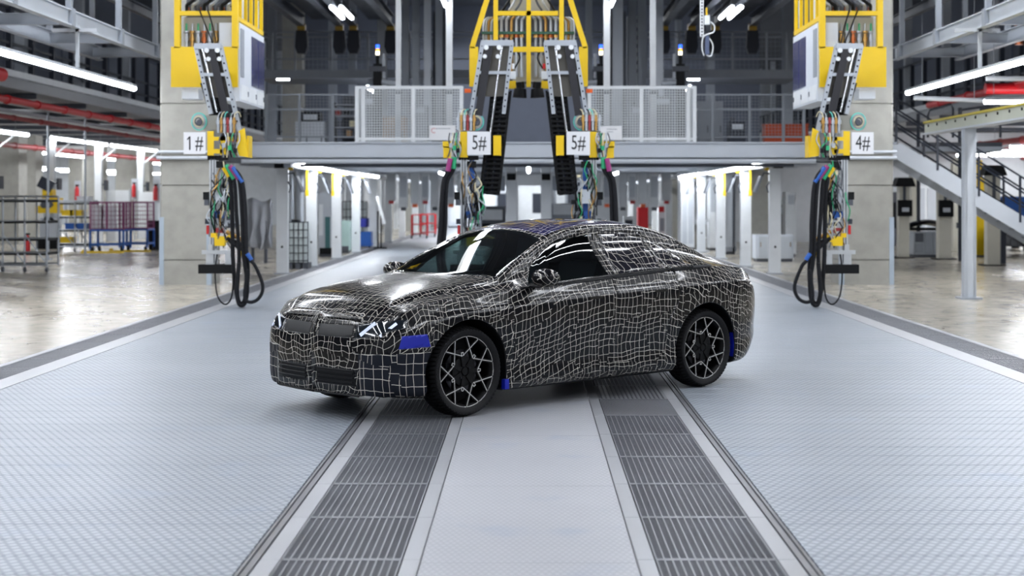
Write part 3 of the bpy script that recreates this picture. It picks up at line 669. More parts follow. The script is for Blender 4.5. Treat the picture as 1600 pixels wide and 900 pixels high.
# wheels
def tyre_mat():
    m = bpy.data.materials.new('tyre_rubber'); m.use_nodes = True; p = m.node_tree.nodes['Principled BSDF']
    p.inputs['Base Color'].default_value = lin('131315') + [1]; p.inputs['Roughness'].default_value = .62; return m
TYRE = tyre_mat(); RIMB = M('wheel_black', '040405', .5, 0); RIMS = M('wheel_silver_edge', 'D5D3D0', .25, .7)
def wheel(ax, s_):
    """19 cm wide low-profile tyre on a seven-V wheel with bright cut edges; y outward"""
    w = bpy.data.objects.new('wheel', None); COL.objects.link(w); w.parent = CAR; w.location = (ax, s_ * .80, WZ); w.rotation_euler = (0, 0, 0 if s_ > 0 else PI)
    R = WR
    # tyre: carcass + two rings of tread blocks with sipes
    m = MB(); m.lathe([(-.10, .285), (-.118, .305), (-.122, .33), (-.112, .342), (-.095, R - .016), (.085, R - .016), (.104, .341), (.113, .33), (.110, .305), (.098, .289), (.092, .283), (-.10, .285)], (0, 0, 0), 'y', 64)
    m.build('tyre', TYRE, w, True)
    t = MB(); n = 64
    for k in range(n):
        a0 = 2 * PI * (k + .08) / n; a1 = 2 * PI * (k + .74) / n; sk = .035
        for (y0, y1, r0, r1, q0, q1) in ((-.122, -.066, .340, R, .6, 0), (-.058, -.006, R, R, 0, -.8), (.002, .05, R, R, -.8, 0), (.058, .113, R, .339, 0, .7)):
            v = []
            for (yy, rr, q) in ((y0, r0, q0), (y1, r1, q1)):
                for (a, dr) in ((a0, -.018), (a1, -.018), (a1, 0), (a0, 0)): a += q * sk; v.append(((rr + dr) * math.cos(a), yy, (rr + dr) * math.sin(a)))
            t.add(v, [(0, 1, 2, 3), (7, 6, 5, 4), (0, 4, 5, 1), (1, 5, 6, 2), (2, 6, 7, 3), (3, 7, 4, 0)])
    t.build('tread', TYRE, w)
    m = MB(); m.lathe([(-.09, .284), (-.08, .262), (.03, .255), (.075, .268), (.088, .286), (.092, .287)], (0, 0, 0), 'y', 56); m.lathe([(-.06, 0), (-.06, .255)], (0, 0, 0), 'y', 40)
    rim = m.build('rim', RIMB, w, True)
    m = MB(); m.lathe([(.0, .09), (.002, .17), (.012, .17), (.014, .09)], (0, 0, 0), 'y', 40); m.build('brake_disc', M('brake_steel', '4A4A4E', .35, .8), w, True)
    MB().box((.10, -.02, -.07), (.17, .03, .07)).build('brake_caliper', BLACK, w)
    sp = MB(); ed = MB()
    def pt(r, a, y): return Vector((r * math.cos(a), y, r * math.sin(a)))
    for k in range(7):
        a = math.radians(77) + 2 * PI * k / 7
        ap = pt(.138, a, .066)
        for sg in (1, -1):
            e = pt(.280, a + sg * math.radians(39), .084)
            i0 = pt(.128, a + sg * .02, .066)
            sp.bar(i0 - Vector((0, .012, 0)), e - Vector((0, .012, 0)), .026, .022, (0, 1, 0))
            ed.bar(i0 + Vector((0, .001, 0)), e + Vector((0, .001, 0)), .0068, .006, (0, 1, 0))
        # inner notch
        for sg in (1, -1):
            q0 = pt(.128, a + sg * .09, .068); q1 = pt(.158, a + sg * .06, .070); ed.bar(q0, q1, .0065, .006, (0, 1, 0))
        ed.bar(pt(.157, a + .07, .070), pt(.157, a - .07, .070), .0065, .006, (0, 1, 0))
        sp.bar(pt(.04, a, .055), pt(.15, a, .058), .034, .02, (0, 1, 0))
    sp.build('spokes', RIMB, w); ed.build('spoke_edge', RIMS, w)
    m = MB()
    nodes = sorted([(math.radians(77) + 2 * PI * k / 7 + sg * math.radians(39)) % (2 * PI) for k in range(7) for sg in (1, -1)])
    for i, a0 in enumerate(nodes):
        a1 = nodes[(i + 1) % 14] + (2 * PI if i == 13 else 0); g = .025
        for j in range(4):
            b0 = a0 + g + (a1 - a0 - 2 * g) * j / 4; b1 = a0 + g + (a1 - a0 - 2 * g) * (j + 1) / 4
            m.bar(pt(.2815, b0, .087), pt(.2815, b1, .087), .0068, .006, (0, 1, 0))
    m.build('rim_edge', RIMS, w)
    m = MB(); m.lathe([(.03, .125), (.052, .12), (.058, .09), (.05, .05), (.055, .034), (.066, .03), (.068, 0)], (0, 0, 0), 'y', 28)
    hb = m.build('hub', RIMB, w, True)
    m = MB()
    for k in range(5): a = 2 * PI * k / 5 + .3; m.cyl(pt(.058, a, .04), pt(.058, a, .062), .011, 6)
    m.build('wheel_bolt', M('bolt_dark', '2A2B30', .35, .6), w)
    return w
for m_ in (RIMB, TYRE, BLACK, RUBBER): m_.node_tree.nodes['Principled BSDF'].inputs['Specular IOR Level'].default_value = .2
for ax in (AXF, AXR):
    for s_ in (1, -1): wheel(ax, s_)
# ------------------------------------------------------------------ hoist manipulators and their yellow frames
SIGN = M('sign_white', 'D9DADE', .5, var=.04); INK = M('sign_ink', '16181C', .6); PANEL = M('instrument_panel', 'A7A59B', .5)
SLIDE = M('slide_plate', '5E5B56', .4, .5, var=.2); CHROME = M('chrome_rod', 'D0D2D6', .15, .95); BELT = M('toothed_belt', '17171F', .5)
WPANEL = M('cabinet_white', 'CFD5DE', .4); BLUEPANEL = M('blue_glass_panel', '2B2C5E', .2, coat=.5)
HOIST_Y = 25.0
def hoist(mir, num, label, centre=False):
    """hanging manipulator: tilted slide, yellow head with number sign, aluminium mast, gripper, hoses"""
    Y0 = HOIST_Y
    def P(px, py, dy=0.0): return Vector((mir * (px - 826) * Y0 / FPX, Y0 + dy, HC + (308 - py) * Y0 / FPX))
    def B(m, x0, y0, x1, y1, d0, d1): return m.box(P(x0, y0, d0), P(x1, y1, d1))
    base = P(332 if not centre else 725, 420); base.z = 0
    t = thing('hoist_manipulator', label, 'hoist', tuple(base))
    rnd = random.Random(num * 13 + (1 if mir > 0 else 2) + (5 if centre else 0))
    if not centre: T = lambda a, f: (304 + a * 42 + 30 * f, 71 + 134 * f)
    else: T = lambda a, f: (802 - a * 50 - 16 * f - 7 * f * a, 66 + 140 * f)
    def Q(a, f, dy): x, y = T(a, f); return P(x, y, dy)
    # tilted slide
    m = MB(); v = [Q(.02, 0, .1), Q(.98, 0, .1), Q(.98, .60, .1), Q(.02, .60, .1), Q(.02, 0, .16), Q(.98, 0, .16), Q(.98, .60, .16), Q(.02, .60, .16)]
    m.add(v, [(0, 1, 2, 3), (7, 6, 5, 4), (0, 4, 5, 1), (1, 5, 6, 2), (2, 6, 7, 3), (3, 7, 4, 0)]); sl = m.build('slide_plate', SLIDE, t)
    for a, f1 in ((.04, .80), (.96, 1.0)):
        r = MB().bar(Q(a, 0, .02), Q(a, f1, .02), .062, .09, (0, 1, 0)).build('slide_rail', STEEL, t)
        h = MB()
        for k in range(11): f = .04 + f1 * .93 * k / 11; h.cyl(Q(a, f, -.035), Q(a, f, -.02), .014, 8)
        h.build('rail_bolt_holes', BLACK, r, kind='stuff')
    MB().cyl(Q(.27 if not centre else .34, .0, 0), Q(.27 if not centre else .34, .78 if not centre else 1.0, 0), .016, 10).build('guide_rod', CHROME, t, True)
    MB().bar(Q(.60 if not centre else .74, .02, -.01), Q(.60 if not centre else .74, .92 if not centre else .82, -.01), .12, .04, (0, 1, 0)).build('toothed_belt', BELT, t)
    MB().bar(Q(0, .01, -.02), Q(1, .01, -.02), .05, .09, (0, 0, 1)).build('slide_head', STEEL, t)
    for a in (.42, .82):
        MB().cyl(Q(a, .06, -.05), Q(a, .06, .0), .04, 10).cyl(Q(a, .16, -.05), Q(a, .16, 0), .035, 10).build('pulley_block', WHITE, t, True)
    MB().bar(Q(.1, .34, 0), Q(.9, .34, 0), .05, .05).build('slide_cross_bar', STEEL, t)
    fa = .30 if not centre else .47; MB().bar(Q(.5, fa, .14), Q(.5, fa, 1.03 if not centre else 1.23), .12, .12).build('carrier_arm', DGREY, t)
    # energy chain of ladder links behind the slide
    ch = bpy.data.objects.new('cable_chain', None); COL.objects.link(ch); ch.parent = t
    if centre: c0, c1, wd = (783, 140), (764, 304), 30
    else: c0, c1, wd = (322, 128), (338, 182), 24
    n = 22 if centre else 8; lk = MB()
    for sx in (-.5, .5): lk.bar(P(c0[0] + sx * wd, c0[1], .25), P(c1[0] + sx * wd, c1[1], .25), .035, .08, (0, 1, 0))
    lk.build('chain_side', BLACK, ch)
    MB().bar(P(c0[0], c0[1], .36), P(c1[0], c1[1], .36), wd * Y0 / FPX * .96, .03, (0, 1, 0)).build('chain_back', BELT, ch)
    for k in range(n):
        f = (k + .5) / n; x = c0[0] + (c1[0] - c0[0]) * f; y = c0[1] + (c1[1] - c0[1]) * f
        MB().bar(P(x - wd / 2, y, .25), P(x + wd / 2, y, .25), .05, .035, (0, 0, 1)).build('chain_link', BLACK, ch)
    for j in range(4):
        x = -.35 + .22 * j
        MB().tube([P(c0[0] + x * wd, c0[1], .30), P((c0[0] + c1[0]) / 2 + x * wd, (c0[1] + c1[1]) / 2, .30), P(c1[0] + x * wd, c1[1], .30)], .022, 6).build('chain_cable', BLACK if j % 2 else NAVY, ch, True)
    # yellow head
    ox = 0 if not centre else 0
    if not centre:
        pl = [((325, 205), (335, 243)), ((335, 214), (365, 220)), ((345, 214), (354, 242)), ((335, 233), (350, 240))]
        hd = MB()
        for (a, b) in pl: B(hd, a[0], a[1], b[0], b[1], -.06, -.02)
        hd.prism([(P(369, 243).x, P(0, 243).z), (P(374, 205).x, P(0, 205).z), (P(383, 200).x, P(0, 200).z), (P(389, 246).x, P(0, 246).z)], 'y', Y0 - .06, Y0 - .02)
        B(hd, 325, 205, 328, 243, -.02, .3); B(hd, 386, 212, 389, 246, -.02, .3)
        hd.build('yellow_head', YEL, t); sg = (289, 207, 323, 241)
    else:
        hd = MB()
        for (a, b) in (((719, 206), (731, 246)), ((692, 221), (721, 231)), ((693, 229), (704, 247)), ((771, 212), (783, 243))): B(hd, a[0], a[1], b[0], b[1], -.06, -.02)
        B(hd, 719, 206, 722, 246, -.02, .3); B(hd, 780, 212, 783, 243, -.02, .3)
        hd.build('yellow_head', YEL, t); sg = (730.5, 206, 767, 242)
    so = B(MB(), sg[0], sg[1], sg[2], sg[3], -.10, -.085).build('number_sign', SIGN, t)
    cc = P((sg[0] + sg[2]) / 2, (sg[1] + sg[3]) / 2, -.102)
    if num == 1:
        tx = text_mesh('sign_lettering', '#', .30, INK, so, cc + Vector((.075, 0, 0))); tx.scale = (.72, 1.08, 1)
        MB().bar(cc + Vector((-.075, 0, -.108)), cc + Vector((-.075, 0, .108)), .022, .003, (0, 1, 0)).bar(cc + Vector((-.073, 0, .105)), cc + Vector((-.115, 0, .055)), .02, .003, (0, 1, 0)).build('sign_digit', INK, so)
    else: tx = text_mesh('sign_lettering', '%d#' % num, .30, INK, so, cc); tx.scale = (.72, 1.08, 1)
    # valve island: coil of hose, fittings, small tubes
    if not centre:
        coil_c = (311, 190); fx = range(342, 372, 5); fy = 184
        B(MB(), 318, 180, 340, 203, .02, .15).build('valve_block', M('valve_grey', '8A8A84', .5), t)
    else:
        coil_c = (744, 190); fx = range(716, 742, 5); fy = 180
        B(MB(), 718, 176, 748, 190, 0, .15).build('valve_block', M('valve_cream', 'D6D2C2', .5), t)
        B(MB(), 719, 190, 740, 205, 0, .15).build('valve_manifold', PANEL, t)
    for k, mm in enumerate((CYAN, STEEL, BEIGE, DGREY)):
        r = 11.5 - 2.2 * k
        MB().tube([P(coil_c[0] + r * math.cos(a), coil_c[1] + 1.15 * r * math.sin(a), -.02 * k) for a in np.linspace(0, 2 * PI, 18)[:-1]], .011, 6, True).build('hose_coil', mm, t, True)
    MB().cyl(P(coil_c[0] + 2, coil_c[1] + 2, -.05), P(coil_c[0] + 2, coil_c[1] + 2, .05), .055, 12).build('motor', DGREY, t, True)
    for k, x in enumerate(fx):
        f = MB().cyl(P(x, fy + 24, -.06), P(x, fy, -.06), .02, 8).cyl(P(x, fy + 10, -.06), P(x, fy + 4, -.06), .034, 8).build('valve_fitting', (STEEL, BRASS, STEEL, DRED)[k % 4], t, True)
        MB().tube([P(x, fy, -.06), P(x + 2, fy - 7, -.05), P(x + 6, fy - 9, 0), P(x + 8, fy - 2, .08)], .009, 5, smooth=4).build('air_tube', (STEEL, BEIGE, CYAN, BLACK)[k % 4], t, True)
    for k in range(7):
        x = (348 if not centre else 703) + 4.5 * k * (1 if not centre else .6)
        MB().tube([P(x, 208, -.08), P(x + rnd.uniform(-4, 4), 220, -.11), P(x + rnd.uniform(-5, 5), 232, -.11), P(x + rnd.uniform(-3, 3), 246, -.08)], .011, 5, smooth=4).build('air_tube', (DGREY, STEEL, BEIGE, BLACK, GREEN)[k % 5], t, True)
        if k % 2: B(MB(), x - 3, 222 + k * 2, x + 2, 229 + k * 2, -.13, -.07).build('connector', (GREEN, STEEL, BLACK)[k % 3], t)
    # mast: aluminium profile with slots
    mx = (327, 338) if not centre else (719.5, 729.5)
    ma = MB(); B(ma, mx[0], 246, mx[1], 412, 0, .11)
    mo = ma.build('mast', ALU, t)
    sl2 = MB()
    for f in (.30, .70): x = mx[0] + (mx[1] - mx[0]) * f; B(sl2, x - .7, 247, x + .7, 411, -.003, .004)
    sl2.build('mast_slots', DGREY, mo)
    B(MB(), mx[0] - 3, 243, mx[1] + 18, 250, 0, .14).build('mast_cap', BLACK, t)
    dx = 0 if not centre else 392
    # blue-grey carrier column beside the mast with devices
    B(MB(), 341 + dx, 250, 349 + dx, 345, .06, .16).build('carrier_column', BLUE if centre else LGREY, t)
    devs = [((338, 252), (352, 262), BLACK), ((340, 283), (358, 288), STEEL), ((338, 296), (352, 318), LGREY), ((352, 300), (362, 330), BLACK), ((318, 300), (326, 312), BLACK), ((320, 312), (327, 321), DGREY),
            ((336, 330), (350, 341), BLUE), ((321, 342), (327, 350), NAVY), ((340, 344), (360, 349), STEEL), ((323, 352), (327, 366), RED), ((345, 351), (353, 359), WHITE), ((338, 356), (350, 364), DRED), ((354, 335), (361, 356), DGREY)]
    for k, (a, b, mm) in enumerate(devs):
        B(MB(), a[0] + dx, a[1], b[0] + dx, b[1], -.03 - .01 * (k % 3), .10).build('device', mm, t)
    for k in range(26):
        x0 = 330 + dx + rnd.uniform(0, 34); y0 = 250 + rnd.uniform(0, 100)
        MB().tube([P(x0, y0, -.02), P(x0 + rnd.uniform(-8, 8), y0 + 14, -.1), P(x0 + rnd.uniform(-8, 8), y0 + 28, -.1), P(x0 + rnd.uniform(-5, 5), y0 + 45, -.02)], .010, 5, smooth=4).build('signal_wire', (BLACK, DGREY, BEIGE, BLACK, GREEN, BLACK, STEEL, BRASS)[k % 8], t, True)
    for k in range(16):
        x0 = 338 + dx + rnd.uniform(0, 26); y0 = 256 + rnd.uniform(0, 115); w0 = rnd.uniform(2.5, 6)
        B(MB(), x0, y0, x0 + w0, y0 + rnd.uniform(3, 8), -.05 - .03 * rnd.random(), .06).build('device', (BLACK, DGREY, LGREY, STEEL, NAVY, BLACK, BEIGE, STEEL)[k % 8], t)
    # gripper and docking bar
    g = MB(); B(g, 337 + dx, 369, 353 + dx, 384, -.1, .02); g.bar(P(352 + dx, 376, -.06), P(366 + dx, 366, -.06), .06, .07); B(g, 331 + dx, 364, 340 + dx, 371, -.08, .02)
    g.build('yellow_gripper', YEL, t)
    MB().cyl(P(356 + dx, 372, -.06), P(378 + dx, 384, -.06), .045, 10).build('gripper_arm', BLACK, t, True)
    MB().cyl(P(355 + dx, 362, -.06), P(382 + dx, 376, -.06), .035, 10).build('gripper_rod', BRASS, t, True)
    m = MB(); B(m, 316 + dx, 391, 366 + dx, 397, -.04, .03); B(m, 322 + dx, 397, 334 + dx, 413, -.02, .08); B(m, 352 + dx, 397, 362 + dx, 413, -.02, .08); B(m, 326 + dx, 382, 333 + dx, 391, -.05, .0)
    m.build('docking_bracket', ALU, t)
    B(MB(), 312 + dx, 413, 366 + dx, 427, -.12, .12).build('buffer_box', BLACK, t)
    # hanging hoses
    if not centre:
        paths = [[(352, 262), (361, 276), (365, 330), (366, 400), (370, 448), (377, 473), (385, 466), (387, 430), (384, 400), (373, 385), (362, 377)],
                 [(357, 258), (369, 280), (373, 335), (377, 400), (373, 450), (380, 476), (388, 462), (391, 425), (389, 395)],
                 [(364, 260), (378, 280), (383, 335), (385, 395), (391, 440), (388, 470), (379, 474), (375, 455), (378, 410)],
                 [(370, 262), (385, 285), (390, 340), (392, 395), (405, 415), (416, 445), (410, 464), (396, 470), (388, 460), (393, 420)]]
        rr = [.034, .031, .034, .028]
    else:
        paths = [[(707, 246), (705, 262), (698, 276), (694, 300), (692, 340), (689, 390), (692, 430)], [(710, 246), (709, 264), (700, 280), (697, 305), (696, 350), (693, 400), (697, 425)],
                 [(705, 248), (701, 268), (695, 282), (692, 310), (690, 350), (686, 400), (690, 430)]]
        rr = [.045, .04, .035]
    for k, (pa, r) in enumerate(zip(paths, rr)):
        d = -.12 - .07 * k
        ho = MB().tube([P(x, y, d) for x, y in pa], r, 8, smooth=6).build('hose', RUBBER, t, True)
        i = 0; (xa, ya), (xb, yb) = pa[0], pa[1]
        MB().tube([P(xa, ya, d), P((xa + xb) / 2, (ya + yb) / 2, d), P(xb, yb, d)], r + .006, 8).build('colour_sleeve', (YEL, GREEN, M('magenta_sleeve', '8E2B6E', .5), BLUE)[k % 4], ho, True)
        if not centre and k in (0, 3):
            (xa, ya), (xb, yb) = (pa[8], pa[9]) if k == 0 else (pa[3], pa[4])
            MB().cyl(P(xa, ya, d), P((xa + xb) / 2, (ya + yb) / 2, d), r + .008, 8).build('colour_sleeve', YEL if k == 0 else BLUE, ho, True)
    if not centre:
        MB().tube([P(x, y, -.1) for x, y in ((341, 397), (338, 428), (342, 462), (354, 475), (364, 462), (366, 425), (363, 397))], .013, 6, smooth=6).build('trailing_cable', RUBBER, t, True)
    return t
hoist(1, 1, 'hanging hoist manipulator with number sign 1#, by the left concrete pillar')
hoist(-1, 4, 'hanging hoist manipulator with number sign 4#, by the right concrete pillar')
hoist(1, 5, 'hanging hoist manipulator with number sign 5#, left one of the centre pair', True)
hoist(-1, 5, 'hanging hoist manipulator with number sign 5#, right one of the centre pair', True)

def side_frame(mir, label):
    Y0 = 26.0
    def P(px, py, dy=0.0): return Vector((mir * (px - 826) * Y0 / FPX, Y0 + dy, HC + (308 - py) * Y0 / FPX))
    def B(m, x0, y0, x1, y1, d0, d1): return m.box(P(x0, y0, d0), P(x1, y1, d1))
    t = thing('control_gantry', label, 'machine frame', tuple(P(320, -170)))
    for (x0, x1) in ((272, 281), (362, 371)): B(MB(), x0, -170, x1, 75, 0, .12).build('frame_post', YEL, t)
    B(MB(), 281, 17, 362, 24, 0, .10).build('frame_rail', YEL, t); B(MB(), 272, -40, 371, -33, 0, .10).build('frame_rail', YEL, t)
    B(MB(), 267, 73, 371, 136, .0, .06).build('front_plate', YEL, t)
    B(MB(), 281, 24, 362, 73, .3, .34).build('valve_panel', PANEL, t); B(MB(), 281, -40, 362, 24, .5, .54).build('valve_panel', DGREY, t)
    for k in range(8):
        x = 286 + 9.3 * k
        MB().cyl(P(x, 72, .25), P(x, 50, .25), .03, 8).cyl(P(x, 62, .25), P(x, 56, .25), .045, 8).cyl(P(x, 49, .25), P(x, 46, .25), .045, 8).build('valve_fitting', (STEEL, BRASS, STEEL, COPPER)[k % 4], t, True)
        MB().cyl(P(x, 46, .25), P(x, 34, .26), .016, 6).build('air_tube', (GREEN, STEEL)[k % 2], t, True)
        MB().tube([P(x, 14, .3), P(x + 2, 6, .2), P(x + 8, 2, .2), P(x + 14, -8, .3)], .03, 6, smooth=4).build('supply_hose', (BLACK, STEEL, DGREY)[k % 3], t, True)
        MB().cyl(P(x + 1, 16, .3), P(x + 1, 8, .3), .035, 8).build('hose_clamp', STEEL if k % 2 else COPPER, t, True)
    MB().tube([P(312, 16, -.02), P(322, 40, -.05), P(331, 62, -.05), P(334, 72, -.03)], .012, 6, smooth=4).build('hanging_cable', BLACK, t, True)
    MB().tube([P(325, 16, -.02), P(334, 44, -.05), P(339, 70, -.04)], .012, 6, smooth=4).build('hanging_cable', BLACK, t, True)
    B(MB(), 282, 138, 308, 154, .1, .5).build('vent_box', WPANEL, t)
    # yellow guard running back along the side
    D = 2.55
    for (y0, y1) in ((24, 31), (-40, -34)): B(MB(), 364, y0, 371, y1, .1, D).build('side_rail', YEL, t)
    for k in range(5): d = .35 + k * .52; B(MB(), 366, -170, 371, 26, d, d + .07).build('side_post', YEL, t)
    for k in range(5):
        d = .5 + k * .5
        B(MB(), 356, -30, 361, 18, d, d + .18).build('side_equipment', (BLACK, LGREY, NAVY)[k % 3], t)
    # white control cabinet under the guard
    c = B(MB(), 340, 34, 372, 157, .14, D).build('control_cabinet', WPANEL, t)
    for (d0, d1) in ((1.25, 1.85), (1.92, 2.5)): B(MB(), 371.5, 45, 373.2, 126, d0, d1).build('cabinet_window', BLUEPANEL, c)
    B(MB(), 371.5, 42, 373.2, 118, .2, .5).build('cabinet_window', GREY, c)
    for k in range(3): B(MB(), 371.5, 130, 372.8, 154, .25 + .78 * k, .95 + .78 * k).build('cabinet_door', WHITE, c)
    for k in range(3): B(MB(), 372.5, 138, 373.8, 146, .86 + .78 * k, .9 + .78 * k).build('cabinet_handle', DGREY, c)
    return t
side_frame(1, 'tall yellow gantry with white cabinet on its right side, above hoist 1#')
side_frame(-1, 'tall yellow gantry with white cabinet on its left side, above hoist 4#')

def centre_frame():
    Y0 = 26.0
    def P(px, py, dy=0.0): return Vector(((px - 826) * Y0 / FPX, Y0 + dy, HC + (308 - py) * Y0 / FPX))
    def B(m, x0, y0, x1, y1, d0, d1): return m.box(P(x0, y0, d0), P(x1, y1, d1))
    t = thing('control_gantry', 'yellow A-shaped machine frame above the two 5# hoists', 'machine frame', tuple(P(826, -150)))
    for s in (1, -1):
        g = lambda x: 826 + s * (x - 826)
        MB().bar(P(g(795), -110, .05), P(g(737), 75, .05), .085, .10, (0, 1, 0)).build('slanted_post', YEL, t)
        B(MB(), g(733.5), 73, g(747), 135, 0, .1).build('outer_plate', YEL, t)
        B(MB(), g(771), -150, g(778), 63, 0, .10).build('inner_post', YEL, t)
        B(MB(), g(748), 125, g(806), 137, .2, .28).build('lower_plate', YEL, t)
        B(MB(), g(801), 73, g(823), 81, 0, .09).build('cross_rail', YEL, t)
        MB().cyl(P(g(814), 138, .1), P(g(812), 128, .1), .07, 12).cyl(P(g(812), 152, .1), P(g(813), 138, .1), .12, 12, .10).build('buffer_cone', BLACK, t, True)
        B(MB(), g(726), 139, g(736), 145, -.02, .05).build('orange_clip', ORANGE, t)
        for k in range(5):
            x = 755 + 4 * k + (4 if k > 3 else 0)
            MB().tube([P(g(x), 60, .3), P(g(x), 36, .3), P(g(x + 2), 28, .3), P(g(x + 9), 24, .3)], .022, 6, smooth=4).build('supply_pipe', (STEEL, STEEL, BRASS)[k % 3], t, True)
        for k in range(5):
            x = 783 + 8 * k
            MB().tube([P(g(x), 118, .3), P(g(x), 34, .3), P(g(x + 2), 26, .3), P(g(x + 8), 18, .3)], .025, 6, smooth=4).build('supply_pipe', (STEEL, STEEL, BRASS, STEEL)[k % 4], t, True)
            MB().cyl(P(g(x), 56, .3), P(g(x), 50, .3), .042, 8).build('pipe_collar', (BRASS, COPPER)[k % 2], t, True)
        for k in range(3):
            MB().tube([P(g(785 + k * 10), 14, .2), P(g(792 + k * 10), 4, .15), P(g(802 + k * 8), -14, .2)], .02, 6, smooth=4).build('cable', (BLACK, STEEL, DGREY)[k], t, True)
        MB().tube([P(g(806), 76, .1), P(g(812), 90, .06), P(g(804), 106, .1)], .014, 6, smooth=5).build('loop_cable', BLACK, t, True)
        B(MB(), g(797), 112, g(806), 124, -.1, .0).build('sensor_block', WHITE, t)
        B(MB(), g(800), 100, g(804), 108, -.1, .0).build('limit_switch', RED if s < 0 else WHITE, t)
    B(MB(), 822.5, -150, 829.5, 136, 0, .1).build('centre_post', YEL, t)
    B(MB(), 778, 17, 872, 24, 0, .1).build('cross_rail', YEL, t)
    B(MB(), 752, 47, 898, 51, .22, .3).build('manifold', M('manifold_green', '2C5C4C', .5), t)
    B(MB(), 800, 82, 850, 124, .5, .55).build('back_panel', PANEL, t); B(MB(), 752, 22, 900, 62, .5, .55).build('back_panel', DGREY, t)
    B(MB(), 797, -10, 860, 16, .45, .5).build('back_panel', PANEL, t)
    return t
centre_frame()
# pendant: perforated cable trunking with a socket box, hanging from above
Y0 = 27.0
def PP(px, py, dy=0.0): return Vector((X(px, Y0), Y0 + dy, Zh(py, Y0)))
t = thing('cable_pendant', 'white perforated cable trunking hanging with a socket box and looped cable', 'pendant', tuple(PP(1096, -120)))
MB().box(PP(1094, -120, 0), PP(1099.5, 57, .06)).build('trunking', WHITE, t)
for k in range(12): MB().box(PP(1095.6, -2 + k * 5, -.004), PP(1098, 1 + k * 5, .004)).build('trunking_slot', DGREY, t)
MB().box(PP(1101, 24, 0), PP(1109, 38, .09)).build('socket_box', WHITE, t)
MB().box(PP(1103, 12, 0), PP(1105.5, 24, .05)).build('yellow_tag', YEL, t)
MB().tube([PP(x, y) for x, y in ((1110, 34), (1116, 40), (1115, 50), (1104, 54), (1098, 60), (1097, 76), (1100, 87))], .012, 6, smooth=5).build('cable', WHITE, t, True)
MB().tube([PP(x, y) for x, y in ((1100, 55), (1108, 60), (1114, 72), (1111, 87), (1104, 86))], .012, 6, smooth=5).build('cable', WHITE, t, True)
MB().box(PP(1102, 56, -.02), PP(1108, 85, .06)).build('pendant_grip', M('grip_blue_grey', '4A5674', .5), t)
# ------------------------------------------------------------------ bridge over the lane and everything behind it
BEAMM = M('bridge_beam_paint', 'B9BFC8', .5, var=.06); MESHM = M('mesh_wire', 'CDD2D6', .45); RAILM = M('railing_steel', '8E949C', .45, .3)
def wire_mesh(m, p0, p1, z0, z1, step, w):
    """square wire mesh in a vertical plane from p0 to p1"""
    p0, p1 = Vector((p0[0], p0[1], 0)), Vector((p1[0], p1[1], 0)); L = (p1 - p0).length; n = max(1, int(L / step)); d = (p1 - p0) / n
    for i in range(n + 1): q = p0 + d * i; m.bar((q.x, q.y, z0), (q.x, q.y, z1), w, w, (0, 1, 0))
    k = max(1, int((z1 - z0) / step))
    for j in range(k + 1): z = z0 + (z1 - z0) * j / k; m.bar((p0.x, p0.y, z), (p1.x, p1.y, z), w, w)
    return m
YB = 34.0; DECK = Zh(222, YB)
br = thing('bridge_platform', 'light grey steel platform bridging the lane between the two pillars', 'platform', (0, YB, 0))
MB().ibeam((-6.34, YB, (DECK + Zh(246, YB)) / 2), (6.2, YB, (DECK + Zh(246, YB)) / 2), .2, DECK - Zh(246, YB), .03).box((-6.34, YB - .05, DECK - .3), (6.2, YB - .02, DECK - .03)).build('edge_beam', BEAMM, br)
MB().box((-8.0, YB, DECK - .05), (8.0, 60, DECK)).build('deck', M('deck_plate', '7E838B', .6), br)
for k in range(8): y = 36 + 3.2 * k; MB().ibeam((-7.8, y, DECK - .2), (7.8, y, DECK - .2), .18, .3, .02).build('cross_beam', LGREY, br)
for x in (-6.6, -3.3, 0, 3.3, 6.6): MB().ibeam((x, YB + .2, DECK - .14), (x, 60, DECK - .14), .12, .18, .015).build('joist', GREY, br)
MB().cyl((-6.2, YB - .15, DECK - .42), (6.2, YB - .15, DECK - .42), .05, 8).build('service_pipe', LGREY, br, True)
MB().cyl((-5.0, YB + .3, DECK - .5), (5.8, YB + .3, DECK - .5), .035, 8).build('cable_duct', DGREY, br, True)
# mesh cages on the bridge
def cage(x0, x1, posts, label):
    y = YB - .02; z0, z1 = DECK + .02, Zh(135, YB); a, b = X(x0, YB), X(x1, YB)
    t = thing('mesh_guard', label, 'railing', ((a + b) / 2, y, DECK))
    for px in posts: q = X(px, YB); MB().box((q - .04, y - .04, DECK), (q + .04, y + .04, z1)).build('post', WHITE, t)
    for z in (z0 + .05, z1 - .03): MB().box((a, y - .03, z - .03), (b, y + .03, z + .03)).build('frame_rail', WHITE, t)
    wire_mesh(MB(), (a, y), (b, y), z0, z1, .056, .02).build('wire_mesh', MESHM, t, kind='stuff')
    # return panel at the outer end
    e = a if abs(a) > abs(b) else b
    wire_mesh(MB(), (e, y), (e, y + 1.6), z0, z1, .06, .013).build('side_wire_mesh', MESHM, t, kind='stuff')
    MB().box((e - .03, y + 1.55, DECK), (e + .03, y + 1.62, z1)).build('post', WHITE, t)
    return t
cage(557, 723, (558, 568, 646, 721), 'white wire-mesh guard on the bridge, left of the centre hoists')
cage(919, 1087, (921, 1002, 1075, 1085), 'white wire-mesh guard on the bridge, right of the centre hoists')
BOARD = M('notice_white', 'E4E5E8', .5)
